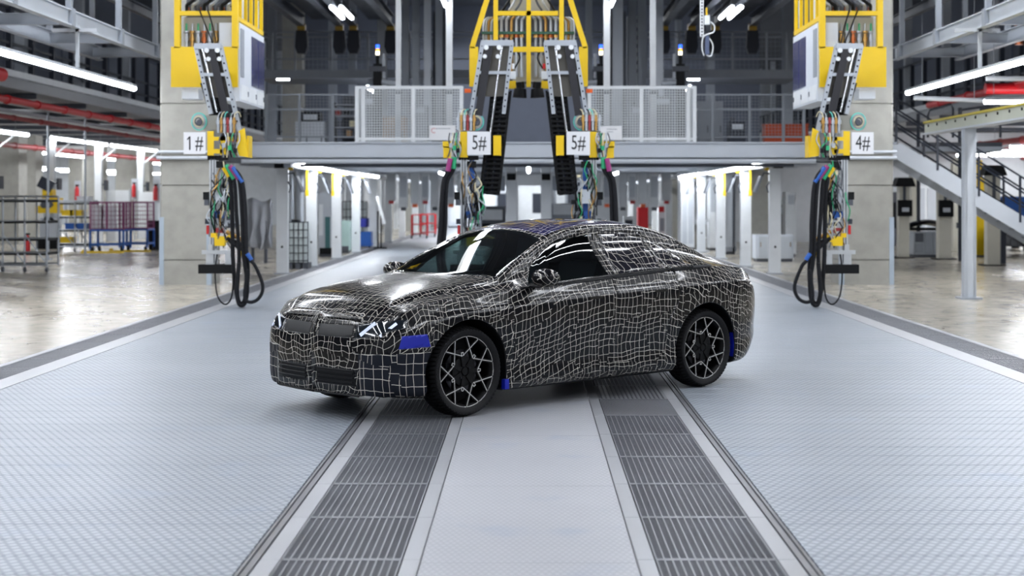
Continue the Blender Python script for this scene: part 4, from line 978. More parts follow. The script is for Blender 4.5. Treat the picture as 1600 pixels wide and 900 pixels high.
for (x0, x1, y0, y1, lb) in ((671, 712, 196, 219, 'white notice board with a red mark on the left mesh guard'), (938, 972, 197, 219, 'white notice board on the right mesh guard')):
    y = YB - .1; t = thing('notice_board', lb, 'sign', (X((x0 + x1) / 2, y), y, Zh(y1, y)))
    MB().box((X(x0, y), y - .01, Zh(y1, y)), (X(x1, y), y + .01, Zh(y0, y))).build('board', BOARD, t)
    for k in range(3 if x0 > 800 else 1): MB().box((X(x0 + 10, y), y - .013, Zh(y0 + 5.5 + 4 * k, y)), (X(x1 - 8 - 6 * k, y), y - .009, Zh(y0 + 4.5 + 4 * k, y))).build('print_line', GREY, t)
    if x0 < 800: MB().tube([(X(x0 + 7 + 4 * math.cos(a), y), y - .012, Zh(y0 + 8 + 3.5 * math.sin(a), y)) for a in np.linspace(.9, 5.4, 10)], .006, 5).build('red_mark', RED, t)
# plain railings beside the cages
for (x0, x1, posts, lb) in ((412, 557, (416, 468, 520), 'thin grey railing with fine mesh, left of the left mesh guard'), (1087, 1258, (1113, 1171, 1224, 1256), 'thin grey railing with fine mesh, right of the right mesh guard')):
    y = 36.2; t = thing('deck_railing', lb, 'railing', (X((x0 + x1) / 2, y), y, DECK))
    for px in posts: MB().box((X(px, y) - .03, y - .03, DECK), (X(px, y) + .03, y + .03, Zh(147, y))).build('post', RAILM, t)
    for py in (148, 171, 214): MB().box((X(x0, y), y - .02, Zh(py, y) - .02), (X(x1, y), y + .02, Zh(py, y) + .02)).build('rail', RAILM, t)
    wire_mesh(MB(), (X(x0, y), y + .02), (X(x1, y), y + .02), Zh(214, y), Zh(148, y), .075, .006).build('wire_mesh', RAILM, t, kind='stuff')
# tall white posts standing on the bridge
for (px, w, lb) in ((622.5, 8, 'tall white post behind the left mesh guard, further from the hoists'), (702, 10, 'tall white post behind the left mesh guard, next to the hoists'), (948, 10, 'tall white post behind the right mesh guard, next to the hoists'), (1020, 9, 'tall white post behind the right mesh guard, further from the hoists')):
    y = 35.2; x = X(px, y); w2 = w * y / FPX / 2
    t = thing('white_post', lb, 'post', (x, y, DECK))
    MB().box((x - w2, y - w2, DECK), (x + w2, y + w2, 8.6)).build('shaft', WHITE, t); MB().box((x - w2 * 1.8, y - w2 * 1.8, DECK), (x + w2 * 1.8, y + w2 * 1.8, DECK + .03)).build('base_plate', WHITE, t)
    MB().box((x - w2 - .01, y - w2 - .06, DECK + 1.12), (x + w2 + .05, y - w2, DECK + 1.2)).build('clamp', DGREY, t)
for (px, lb) in ((694, 'short tube light high beside the left white post'), (957, 'short tube light high beside the right white post')):
    y = 34.8; luminaire((X(px, y), y - .6, Zh(4, y)), (X(px, y), y + .6, Zh(4, y)), lb, .08)
# signal towers with machines on the deck
def signal_tower(px, y, label, mir=1):
    x = X(px, y); t = thing('signal_tower', label, 'signal lamp', (x, y, DECK)); z = lambda py: Zh(py, y)
    MB().box((x - .10, y - .1, DECK), (x + .10, y + .1, z(100))).build('machine_column', BLACK, t)
    MB().box((x - .04, y - .04, z(100)), (x + .04, y + .04, z(86))).build('neck', BLACK, t)
    for (a, b, mm) in ((86, 80, LED_W), (80, 76, LED_Y), (76, 70, LED_B)): MB().cyl((x, y, z(a)), (x, y, z(b)), .045, 10).build('lamp_segment', mm, t, True)
    MB().box((x + mir * .12, y - .03, z(122)), (x + mir * .17, y + .2, z(84))).build('side_panel', LGREY, t)
    MB().box((x - .2, y - .12, z(112)), (x + .2, y, z(104))).build('motor_block', DGREY, t)
    MB().cyl((x + mir * .1, y, z(128)), (x + mir * .45, y, z(131)), .06, 8).build('duct', LGREY, t, True)
signal_tower(590, 38, 'black signal tower with lit blue and white lamps, behind the left mesh guard')
signal_tower(1063, 38, 'black signal tower with amber lamp, behind the right mesh guard', -1)
signal_tower(939, 39, 'black signal tower half hidden by the right white post', -1)
# posts and light rails under the bridge
def lane_row(mir, side):
    ys = [35.7, 39.4, 44.5, 49.5, 55, 61, 67.5, 75, 84]
    for i, y in enumerate(ys):
        x = mir * 5.6 if i == 0 else mir * 5.45
        t = thing('lane_post', ['nearest', 'second', 'third', 'fourth', 'fifth', 'sixth', 'seventh', 'eighth', 'ninth'][i] + ' white post of the row under the bridge, ' + side + ' of the lane', 'post', (x, y, 0), 'white posts along the lane')
        MB().box((x - .13, y - .09, .03), (x + .13, y + .09, 2.42)).build('shaft', WHITE, t)
        MB().box((x - .17, y - .14, 0), (x + .17, y + .14, .03)).build('base_plate', STEEL, t)
        if i < 4:
            MB().cyl((x, y - .1, .62), (x, y - .09, .62), .028, 8).build('bolt_hole', BLACK, t)
            # tilted screen on a bracket
            s = MB(); s.bar((x - mir * .32, y - .05, 2.22), (x - mir * .46, y - .05, 1.86), .05, .42, (0, 1, 0)); s.build('tilted_screen', GREY, t)
            MB().tube([(x - mir * .13, y - .05, 2.28), (x - mir * .25, y - .05, 2.3), (x - mir * .33, y - .05, 2.15)], .02, 6).tube([(x - mir * .13, y - .08, 2.1), (x - mir * .2, y - .1, 2.0), (x - mir * .16, y - .1, 1.85)], .02, 6).build('screen_arm', DGREY, t, True)
            MB().cyl((x - mir * .2, y - .1, 2.36), (x - mir * .2, y - .1, 2.46), .06, 8).build('call_lamp', YEL, t, True)
    t = thing('light_rail', 'long aluminium rail resting on the white posts ' + side + ' of the lane', 'rail', (mir * 5.45, 35.2, 2.42))
    MB().box((mir * 5.34, 35.2, 2.42), (mir * 5.56, 90, 2.53)).build('rail_profile', LGREY, t)
    MB().box((mir * 5.7, 35.1, 2.40), (mir * 5.5, 35.3, 2.58)).build('rail_end_block', BLACK, t)
    luminaire((mir * 5.25, 36, 2.50), (mir * 5.2, 45, 2.44), 'long tube light under the bridge, ' + side + ' of the lane, nearest', .1, None, 130)
    luminaire((mir * 5.1, 47, 2.44), (mir * 5.1, 53, 2.44), 'tube light under the bridge, ' + side + ' of the lane, further in', .1, None, 110)
    luminaire((mir * 2.6, 46, 2.46), (mir * 2.6, 50, 2.46), 'short tube light under the bridge, ' + side + ' of the centre', .09, None, 50)
    for k, (y, xo) in enumerate(((38.0, 5.37), (43.0, 5.37))):
        tag(MB().box((mir * xo - .025, y, 1.92), (mir * xo + .025, y + .02, 2.42)).box((mir * xo - .04, y - .01, 1.78), (mir * xo + .04, y + .03, 1.92)).build('pull_cord_tag', YEL), 'yellow pull-cord strip hanging ' + ('nearer' if k == 0 else 'further') + ' under the light rail, ' + side + ' of the lane', 'tag')
lane_row(-1, 'left'); lane_row(1, 'right')
for s, sd in ((-1, 'left'), (1, 'right')):
    y = 37.0; x = X(826 + s * 27, y)
    t = thing('centre_post', 'white post in the middle of the lane, behind the ' + sd + ' 5# hoist', 'post', (x, y, 0)); MB().box((x - .12, y - .1, 0), (x + .12, y + .1, DECK - .36)).build('shaft', WHITE, t)
    MB().box((x - .1, y - .14, 2.15), (x + .1, y - .1, 2.3)).build('junction_box', BLACK, t)
    MB().box((x + s * .15, y - .1, 1.9), (x + s * .3, y, 2.25)).build('cable_bunch', GREY, t)
luminaire((0, 38.5, 2.45), (0, 43, 2.45), 'tube light under the bridge in the middle of the lane', .1, None, 60)

# overhead conveyor rails, dark hangers and upper catwalk behind the bridge
SACK = M('hanger_dark', '20242E', .7)
for k, px in enumerate((472, 531, 553, 611, 1037, 1080, 1117, 1175)):
    y1 = 48.0; x = X(px, y1); z = Zh(46, y1)
    t = thing('overhead_rail', 'dark overhead conveyor rail, %s from the left below the ceiling' % ('first', 'second', 'third', 'fourth', 'fifth', 'sixth', 'seventh', 'eighth')[k], 'rail', (x, y1, z), 'overhead conveyor rails')
    MB().ibeam((x, 33, z + .25), (x, y1, z + .25), .22, .34, .03).build('rail_beam', DGREY, t)
    MB().cyl((x - .12, y1 - .1, z + .03), (x + .12, y1 - .1, z + .03), .13, 12).build('carrier_wheel', M('wheel_ochre', '9A7A1C', .5), t, True)
    MB().prism([(x - .16, z - .05), (x + .16, z - .05), (x + .19, z - .55), (x + .12, z - .75), (x - .12, z - .75), (x - .19, z - .55)], 'y', y1 - .2, y1 + .1).build('hanger', SACK, t)
    for yy in (30, 36, 42): MB().bar((x, yy, z + .42), (x, yy, 9.2), .06, .06, (0, 1, 0)).build('hanger_rod', DGREY, t)
for s in (-1, 1):
    for k, (xo, nm) in enumerate(((6.36 if s < 0 else 6.27, 'outer'), (4.78 if s < 0 else 4.55, 'inner'))):
        tag(MB().box((s * (xo - (.40 if k == 0 else .22)), 33.2, 7.3), (s * (xo + (.40 if k == 0 else .22)), 49, 7.36)).build('darkening_sheet', M('dark_sheet_metal', '3B3F49', .5, .3)), 'added darkening sheet between overhead rails, %s %s' % (nm, 'left' if s < 0 else 'right'), 'cover')  # dark sheets added between the rails so the space below the ceiling looks dark
    for k in range(2):
        luminaire((s * (5.1 - .25 * k if s < 0 else 5.5 - .24 * k), 40.5, 6.66), (s * (5.1 - .25 * k if s < 0 else 5.5 - .24 * k), 43, 6.66), '%s of the two tube lights between the overhead rails, %s' % (('outer', 'inner')[k], 'left' if s < 0 else 'right'), .10, None, 45)
UY = 50.0
t = thing('catwalk', 'grey steel catwalk with mesh railing high above behind the bridge', 'catwalk', (0, UY, Zh(122, UY)))
MB().box((-9, UY, Zh(122, UY)), (9, UY + .12, Zh(109, UY))).build('edge_beam', GREY, t); MB().box((-9, UY + .1, Zh(114, UY)), (9, UY + 5, Zh(111, UY))).build('walk_deck', DGREY, t)
for px in (425, 461, 517, 575, 640, 690, 960, 1010, 1060, 1104, 1145, 1198, 1230): MB().box((X(px, UY) - .035, UY - .03, Zh(110, UY)), (X(px, UY) + .035, UY + .03, Zh(50, UY))).build('post', RAILM, t)
for py in (50, 58, 92): MB().box((-9, UY - .02, Zh(py, UY) - .025), (9, UY + .02, Zh(py, UY) + .025)).build('rail', RAILM, t)
wire_mesh(MB(), (-9, UY + .03), (-2.5, UY + .03), Zh(108, UY), Zh(58, UY), .14, .008).build('wire_mesh', GREY, t, kind='stuff')
wire_mesh(MB(), (2.5, UY + .03), (9, UY + .03), Zh(108, UY), Zh(58, UY), .14, .008).build('wire_mesh', GREY, t, kind='stuff')
for px in (440, 1085):
    x = X(px, UY); luminaire((x - .2, UY + .3, Zh(123, UY)), (x + .2, UY + .3, Zh(123, UY)), 'small light under the catwalk above the railing, at %s' % {440: 'the far left', 575: 'the left mesh guard', 980: 'the right mesh guard', 1085: 'the far right'}[px], .06)
# steel uprights of the hall behind
for k, (px, y, w) in enumerate(((425, 55.8, .28), (551, 55.8, .26), (597, 49.3, .28), (634, 47, .2), (650, 47, .22), (668, 46, .2), (686, 46, .2), (920, 47, .2), (965, 46, .3), (988, 47, .25), (1003, 47, .25), (1030, 46, .22), (1060, 55.8, .22), (1230, 55.8, .35), (1110, 58, .3), (520, 58, .3))):
    x = X(px, y); tag(MB().ibeam((x, y, DECK), (x, y, 9.2), w, w, .03, (0, 1, 0)).build('steel_upright', (GREY, RAILM, LGREY)[k % 3] if y < 50 else GREY), 'grey steel upright behind the bridge, %s counted from the left' % ('first,second,fifth,sixth,seventh,eighth,ninth,tenth,eleventh,twelfth,thirteenth,fourteenth,fifteenth,last,sixteenth,third'.split(',')[k]), 'upright', 'steel uprights behind the bridge')
for k, (x0, x1, y0, y1, y, mm, lb) in enumerate(((676, 700, 18, 130, 46.5, DGREY, 'tall dark panel behind the left white post'), (952, 978, 18, 130, 46.5, DGREY, 'tall dark panel behind the right white post'), (980, 1006, 25, 125, 48.5, LGREY, 'stacked pale louvre panel behind the right mesh guard'))):
    t = thing('tall_partition', lb, 'panel', (X((x0 + x1) / 2, y), y, Zh(y1, y)))
    MB().box((X(x0, y), y, DECK), (X(x1, y), y + .3, Zh(y0, y))).build('sheet', mm, t)
    if k == 2:
        for j in range(7): MB().box((X(x0 + 2, y), y - .05, Zh(30 + j * 13, y)), (X(x1 - 2, y), y, Zh(36 + j * 13, y))).build('louvre', BLACK if j % 2 else DGREY, t)
# upper back wall and the dim room behind the deck
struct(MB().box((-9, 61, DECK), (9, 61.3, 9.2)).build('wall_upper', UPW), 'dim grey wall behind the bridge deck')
def cabinet(x0, x1, py0, py1, y, mat, label, doors=2, name='storage_cabinet', zb=None):
    a, b = X(x0, y), X(x1, y); z0 = zb if zb is not None else Zh(py1, y); z1 = Zh(py0, y)
    t = thing(name, label, 'cabinet', ((a + b) / 2, y, z0)); MB().box((a, y, z0), (b, y + .55, z1)).build('carcass', mat, t)
    for k in range(doors):
        q0 = a + (b - a) * k / doors + .02; q1 = a + (b - a) * (k + 1) / doors - .02
        d = MB().box((q0, y - .02, z0 + .06), (q1, y, z1 - .04)).build('door', mat, t); MB().box((q1 - .08, y - .045, (z0 + z1) / 2 - .1), (q1 - .05, y - .02, (z0 + z1) / 2 + .1)).build('handle', DGREY, d)
    return t
cabinet(461, 507, 190, 219, 46, LGREY, 'grey two-door cabinet on the deck behind the left thin railing', zb=DECK)
cabinet(535, 553, 150, 165, 47, DGREY, 'dark tall cabinet behind the left thin railing', 1, 'tall_cabinet', DECK)
cabinet(1090, 1130, 158, 176, 47, GREY, 'grey machine cabinet behind the right thin railing', 2, zb=DECK)
cabinet(596, 634, 182, 219, 42, BROWN, 'wooden workbench cabinet behind the left mesh guard', 2, 'workbench', DECK)
DORG = M('orange_crate', 'A8421E', .6)
def crate(px, py1, w, h, y, mat, label, group=None, zb=None):
    x = X(px, y); z = zb if zb is not None else Zh(py1, y); t = thing('crate', label, 'crate', (x, y, z), group); tk = .025
    MB().box((x - w / 2, y, z), (x + w / 2, y + .5, z + h * .92)).build('tub', mat, t); MB().box((x - w / 2 - tk, y - tk, z + h * .86), (x + w / 2 + tk, y + .5 + tk, z + h)).build('rim', mat, t)
    for k in range(3): q = x - w * .3 + w * .3 * k; MB().box((q - .02, y - .02, z + h * .1), (q + .02, y, z + h * .84)).build('rib', mat, t)
    return t
ordn = ('bottom', 'second', 'third', 'top')
for c, px in enumerate((1212, 1246)):
    for r in range(3):
        crate(px, 0, .62, .30, 45.0, DORG, 'orange crate, %s of the %s stack on the deck by the right gantry' % (('bottom', 'middle', 'top')[r], ('left', 'right')[c]), 'orange crates', DECK + .305 * r)
for k, (px, w) in enumerate(((1000, .9), (1045, .8), (1150, .8))): crate(px, 0, w, .42, 47.0, DRED, 'dull red crate on the deck behind the right railing, %s' % ('left', 'middle', 'right')[k], 'dull red crates', DECK)
for k, (px, w) in enumerate(((612, .5), (660, .6), (690, .5))): crate(px, 0, w, .35, 47.5, DRED, 'dull red crate behind the left mesh guard, %s' % ('left', 'middle', 'right')[k], 'red crates left', DECK)
# shelving behind the left railing
t = thing('deck_shelf', 'open shelf with parts behind the left thin railing', 'shelf', (X(540, 46), 46, DECK))
for py in (165, 182, 200, 215): MB().box((X(522, 46), 46, Zh(py, 46)), (X(556, 46), 46.5, Zh(py, 46) + .04)).build('board', GREY, t)
for px in (522, 556): MB().box((X(px, 46) - .03, 46, DECK), (X(px, 46) + .03, 46.5, Zh(160, 46))).build('upright', DGREY, t)
for k, (px, py, mm) in enumerate(((528, 182, DRED), (540, 182, BLACK), (550, 200, BEIGE), (530, 200, DGREY), (545, 215, BROWN))):
    tag(MB().box((X(px - 4, 46), 45.98, Zh(py, 46) + .04), (X(px + 4, 46), 46.3, Zh(py, 46) + .22)).build('parts_box', mm), ('dull red', 'black', 'cream', 'dark grey', 'brown')[k] + ' parts box on the open deck shelf', 'box')
# dark machines sitting on the deck
for k, (x0, x1, y0, y1, y, mm) in enumerate(((470, 500, 175, 190, 46.05, BLACK), (565, 590, 150, 218, 44, DGREY), (640, 668, 165, 218, 44, GREY), (985, 1010, 165, 218, 44, GREY), (1020, 1050, 150, 218, 44, DGREY), (1140, 1165, 190, 218, 45, NAVY))):
    w = ('black case on top of the grey deck cabinet', 'dark machine at the left end behind the left mesh guard', 'grey machine at the middle behind the left mesh guard', 'grey machine at the middle behind the right mesh guard', 'dark machine near the end behind the right mesh guard', 'navy machine behind the right thin railing')[k]
    t = thing('deck_machine', w, 'machine', (X((x0 + x1) / 2, y), y, Zh(y1, y))); zb = DECK if y1 > 200 else Zh(y1, y)
    MB().box((X(x0, y), y, zb), (X(x1, y), y + .6, Zh(y0, y))).build('housing', mm, t)
    MB().box((X(x0 + 4, y), y - .03, Zh(y0 + 12, y)), (X(x1 - 4, y), y, Zh(y0 + 4, y))).build('panel', LGREY, t); MB().box((X(x0 + 3, y), y + .1, Zh(y0, y)), (X(x0 + 9, y), y + .3, Zh(y0, y) + .12)).build('knob', DGREY, t)
# lamps added to brighten the dark upper room
for s, sd in ((-1, 'left'), (1, 'right')):
    luminaire((s * 3.0, 54, 7.9), (s * 3.0, 59.5, 7.9), 'added fill light above the catwalk, ' + sd, .15, None, 260)
    luminaire((s * 5.2, 50.6, 5.3), (s * 5.2, 54.6, 5.3), 'added fill light above the back of the bridge deck, ' + sd, .12, None, 140)

# ------------------------------------------------------------------ ground level under and behind the bridge
IBCW = M('tank_white', 'D3DCDD', .35, var=.06); CAGE = M('tank_cage', '3A3F46', .45, .4)
def ibc(px0, px1, pyt, y, label):
    a, b = X(px0, y), X(px1, y); w = b - a; z1 = Zh(pyt, y); t = thing('container_tank', label, 'tank', ((a + b) / 2, y, 0))
    MB().box((a + .04, y + .04, .16), (b - .04, y + w * .9, z1 - .04)).build('bottle', IBCW, t)
    MB().cyl(((a + b) / 2, y + w / 2, z1 - .04), ((a + b) / 2, y + w / 2, z1 + .04), .11, 12).build('lid', BLACK, t, True)
    for k in range(4): MB().box((a + (w - .12) * k / 3, y, 0), (a + (w - .12) * k / 3 + .12, y + w * .95, .14)).build('pallet_block', DGREY, t)
    for k in range(7): x = a + w * k / 6; MB().box((x - .012, y - .012, .12), (x + .012, y + .012, z1)).build('cage_bar', CAGE, t)
    for k in range(6): z = .2 + (z1 - .22) * k / 5; MB().box((a, y - .014, z - .012), (b, y + .010, z + .012)).build('cage_bar', CAGE, t)
    return t
ibc(437, 481, 346, 38.2, 'white caged liquid tank between the first two posts, left of the lane')
ibc(535, 573, 314, 56, 'white caged liquid tank behind the third post, left of the lane')
def tarp(px0, px1, py0, py1, y, label):
    a, b = X(px0, y), X(px1, y); m = MB(); n, k = 16, 8; vs = []
    for i in range(n + 1):
        for j in range(k + 1):
            u = i / n; v = j / k; x = a + (b - a) * u + .05 * math.sin(v * 9 + u * 11) * v; yy = y + .12 * math.sin(u * 17) * v - .25 * v; z = Zh(py0, y) + (Zh(py1, y) - Zh(py0, y)) * v + .05 * math.sin(u * 7)
            vs.append((x, yy, z))
    m.add(vs, [(i * (k + 1) + j, (i + 1) * (k + 1) + j, (i + 1) * (k + 1) + j + 1, i * (k + 1) + j + 1) for i in range(n) for j in range(k)])
    o = thing('covered_stand', label, 'machine', ((a + b) / 2, y, 0)); s = m.build('tarpaulin', M('tarp_grey', '9A9DA4', .8), o, True)
    so = s.modifiers.new('thickness', 'SOLIDIFY'); so.thickness = .02
    MB().box((a + .1, y, Zh(py1, y)), (b - .1, y + .8, Zh(py0, y) - .06)).build('body', DGREY, o)
    for q in (a + .15, b - .15): MB().box((q - .04, y, 0), (q + .04, y + .06, Zh(py1, y))).build('leg', DGREY, o)
tarp(386, 424, 312, 388, 41.5, 'grey tarpaulin over a machine behind hoist 1#')
# blue trolley, whiteboard stand, red carts
y = 54; t = thing('blue_trolley', 'blue two-part tool trolley beyond the caged tanks', 'trolley', (X(570, y), y, 0))
MB().box((X(557, y), y, Zh(385, y)), (X(580, y), y + .6, Zh(362, y))).build('lower_bin', BLUE, t); MB().box((X(557, y), y + .1, Zh(355, y)), (X(574, y), y + .6, Zh(341, y))).build('upper_bin', M('deep_blue', '2B35A0', .5), t)
for px in (557.5, 573): MB().box((X(px, y) - .02, y + .1, Zh(385, y)), (X(px, y) + .02, y + .14, Zh(341, y))).build('upright', GREY, t)
for px in (560, 577): MB().cyl((X(px, y) - .03, y + .1, .07), (X(px, y) + .03, y + .1, .07), .07, 10).build('castor', BLACK, t, True)
MB().box((X(556, y), y - .02, .1), (X(581, y), y + .62, .16)).build('base_frame', BLUE, t)
y = 53; t = thing('board_stand', 'tilted white board on a black stand beside the blue trolley', 'board', (X(595, y), y, 0))
MB().bar((X(589, y), y, Zh(307, y)), (X(601, y), y, Zh(350, y)), .08, .16, (0, 1, 0)).build('white_board', WHITE, t)
for px in (590, 595): MB().cyl((X(px, y), y + .1, 0.03), (X(px, y), y + .1, Zh(330, y)), .03, 6).build('leg', BLACK, t)
MB().bar((X(584, y), y + .1, .03), (X(604, y), y + .1, .03), .3, .05).build('foot', BLACK, t)
for k, (px, y) in enumerate(((655, 66), (668, 69))):
    t = thing('red_cart', 'small red tube-frame cart far down the left of the lane, %s' % ('left one', 'right one')[k], 'cart', (X(px, y), y, 0))
    w = .32
    for a in (-w, w):
        for b in (0, .7): MB().cyl((X(px, y) + a, y + b, .1), (X(px, y) + a, y + b, 1.0), .03, 6).build('upright', RED, t)
        MB().cyl((X(px, y) + a - .03, y, .08), (X(px, y) + a + .03, y, .08), .08, 8).build('castor', BLACK, t)
    for z in (.2, .6, 1.0): MB().box((X(px, y) - w, y - .03, z - .02), (X(px, y) + w, y + .73, z + .02)).build('shelf', RED if z > .3 else DRED, t)
# columns and machine backs behind the posts
for k, (px0, px1, y, mm, lb) in enumerate(((441, 472, 60, CONC, 'concrete column behind the first caged tank'), (632, 652, 80, CONC, 'concrete column far down the left of the lane'), (605, 614, 76, CONC, 'slim concrete column far left of the lane'), (1163, 1213, 46, CONC, 'broad concrete column behind the right row of posts'), (1046, 1062, 66, CONC, 'concrete column behind the red panel, right of the lane'))):
    a, b = X(px0, y), X(px1, y)
    q = MB()
    for (z0, z1, i) in ((0, .5, 0), (.5, .52, .01), (.52, 1.9, 0), (1.9, 1.92, .01), (1.92, 9.2 if abs(a) > 8.2 else DECK - .4, 0)): q.box((a + i, y + i, z0), (b - i, y + (b - a) - i, z1))
    tag(q.build('concrete_column', mm), lb, 'column')
def machine(px0, px1, pyt, y, mat, label, parts=(), name='machine_cabinet', cat='machine', d=.7):
    a, b = X(px0, y), X(px1, y); z1 = Zh(pyt, y); t = thing(name, label, cat, ((a + b) / 2, y, 0))
    MB().box((a, y, .08), (b, y + d, z1)).build('housing', mat, t); MB().box((a + .03, y + .03, 0), (b - .03, y + d - .03, .08)).build('plinth', DGREY, t)
    for (u0, u1, v0, v1, pm, nm) in parts:
        MB().box((a + (b - a) * u0, y - .025, .08 + (z1 - .08) * v0), (a + (b - a) * u1, y, .08 + (z1 - .08) * v1)).build(nm, pm, t)
    return t
machine(1181, 1240, 367, 42.5, WPANEL, 'low white cabinet with two doors behind the right posts', ((.08, .5, .06, .94, LGREY, 'door'), (.52, .97, .06, .94, LGREY, 'door'), (.11, .14, .5, .7, BRASS, 'handle'), (.9, .93, .5, .7, BRASS, 'handle')), 'low_cabinet', 'cabinet')
machine(997, 1013, 324, 62, RED, 'red panel cabinet beyond the car roof, right of the lane', ((.1, .9, .05, .95, RED, 'door'),), 'red_cabinet', 'cabinet')
machine(1029, 1040, 320, 64, WHITE, 'white post cabinet with a red box, right of the lane', ((.05, .8, .78, .95, RED, 'red_box'), (.2, .8, .2, .6, GREY, 'panel')))
machine(975, 990, 338, 60, WHITE, 'pale box with a dark screen beyond the car roof', ((.1, .9, .4, .85, NAVY, 'screen'),))
machine(1064, 1085, 270, 52, WHITE, 'tall white machine column behind the right posts', ((.1, .45, .05, .95, LGREY, 'door'), (.55, .9, .05, .95, LGREY, 'door')), d=1.2)
machine(1108, 1120, 275, 51.5, WHITE, 'tall pale machine behind the second right post', ((.2, .8, .5, .9, LGREY, 'panel'),))
machine(1128, 1150, 272, 48, LGREY, 'grey lift column with dark rail behind the second right post', ((.08, .25, .0, .98, GREY, 'guide_rail'), (.75, .92, .0, .98, DGREY, 'guide_rail'), (.0, 1.0, .0, .06, GREY, 'foot_plate')))
machine(497, 522, 300, 46, LGREY, 'pale machine with teal side behind the second left post', ((.05, .3, .3, .8, WHITE, 'panel'), (.45, .75, .1, .6, M('teal_plastic', '3F6E70', .5), 'teal_panel'), (.1, .9, .0, .1, BLACK, 'kick_plate')))
machine(520, 546, 345, 49, M('pale_green_tank', 'A9C4C0', .4), 'pale green tank on a dark tray behind the third left post', ((.05, .95, .0, .15, DGREY, 'tray'), (.1, .4, .3, .9, WHITE, 'panel')))
machine(742, 790, 322, 60, DGREY, 'dark car-like machine far behind the left 5# hoist', ((.1, .9, .6, .9, WHITE, 'white_roof_panel'), (.2, .5, .3, .5, BLACK, 'grille')))
machine(862, 905, 318, 60, GREY, 'grey machine far behind the right 5# hoist', ((.05, .95, .7, .98, WHITE, 'top_panel'), (.3, .7, .2, .5, DGREY, 'grille')))
y = 50; t = thing('white_stand', 'white cross-shaped stand behind the right posts', 'stand', (X(1098, y), y, 0))
MB().box((X(1095, y), y, 0.05), (X(1099, y), y + .08, Zh(332, y))).build('upright', WHITE, t); MB().box((X(1087, y), y - .01, Zh(347, y)), (X(1107, y), y + .05, Zh(343, y))).build('arm', WHITE, t); MB().box((X(1087, y), y - .2, 0), (X(1107, y), y + .3, .06)).build('foot', WHITE, t)
# galvanised ducts
for k, (px, y, r) in enumerate(((455, 50, .12), (469, 50, .13), (606, 62, .13), (668, 78, .14), (1140, 58, .12))):
    x = X(px, y); m = MB(); m.cyl((x, y, 0.0), (x, y, DECK - .36), r, 14)
    for j in range(6): m.cyl((x, y, .3 + .42 * j), (x, y, .33 + .42 * j), r + .012, 14)
    tag(m.build('air_duct', STEEL, smooth=True), 'round galvanised duct ' + ('behind the first caged tank, left of two', 'behind the first caged tank, right of two', 'beside the slim concrete column', 'far down the left of the lane', 'behind the right posts')[k], 'duct')
# rows of far white posts and lights deeper in the hall
for s, sd in ((-1, 'left'), (1, 'right')):
    for i in range(7):
        y = 62 + 5 * i; x = s * (7.4 + .0 * i)
        tag(MB().box((x - .14, y - .14, 0), (x + .14, y + .14, 3.6)).box((x - .2, y - .2, 0), (x + .2, y + .2, .04)).build('far_post', WHITE), 'white post of the far outer row %s of the lane, %s' % (sd, ('first', 'second', 'third', 'fourth', 'fifth', 'sixth', 'last')[i]), 'post', 'far white posts')
    for i in range(3):
        luminaire((s * 3, 63 + 11 * i, 4.2), (s * 3, 71 + 11 * i, 4.2), 'long light far down the hall, %s row, %s' % (sd, ('nearest', 'middle', 'furthest')[i]), .14, None, 650)
for i in range(4):
    y = 90 + i * 2; machine(700 + 55 * i, 740 + 55 * i, 290, y, (WPANEL, LGREY, WHITE, GREY)[i], 'pale machine at the far end of the lane, %s' % ('first from left', 'second from left', 'third from left', 'last')[i], ((.1, .45, .1, .9, WHITE, 'door'), (.55, .9, .3, .8, NAVY, 'window')))

# white boxes hanging under the far deck, a clutter of red and amber bits below them
for s, sd in ((-1, 'left'), (1, 'right')):
    for i, (px, y, w) in enumerate(((105, 57, .34), (122, 57.5, .26), (147, 57.7, .3), (162, 57.2, .26), (178, 57, .3), (196, 56.5, .3), (215, 57.5, .34))):
        x = X(826 + s * px, y); t = thing('hanging_cabinet', 'white box hanging under the far end of the bridge, %s side, %s from the middle' % (sd, ('first', 'second', 'third', 'fourth', 'fifth', 'sixth', 'seventh')[i]), 'cabinet', (x, y, 1.5), 'white boxes under the bridge')
        MB().box((x - w / 2, y, 1.6 - .12 * (i % 3)), (x + w / 2, y + .25, DECK - .04)).build('box', WHITE, t)
        MB().box((x - w / 2 + .03, y - .02, 1.75), (x + w / 2 - .03, y, 2.5)).build('door', LGREY if i % 2 else WHITE, t)
        MB().box((x - .08, y - .05, 1.5 - .12 * (i % 3)), (x + .1, y + .1, 1.62 - .12 * (i % 3))).build('connector', (RED, ORANGE, DGREY)[i % 3], t)
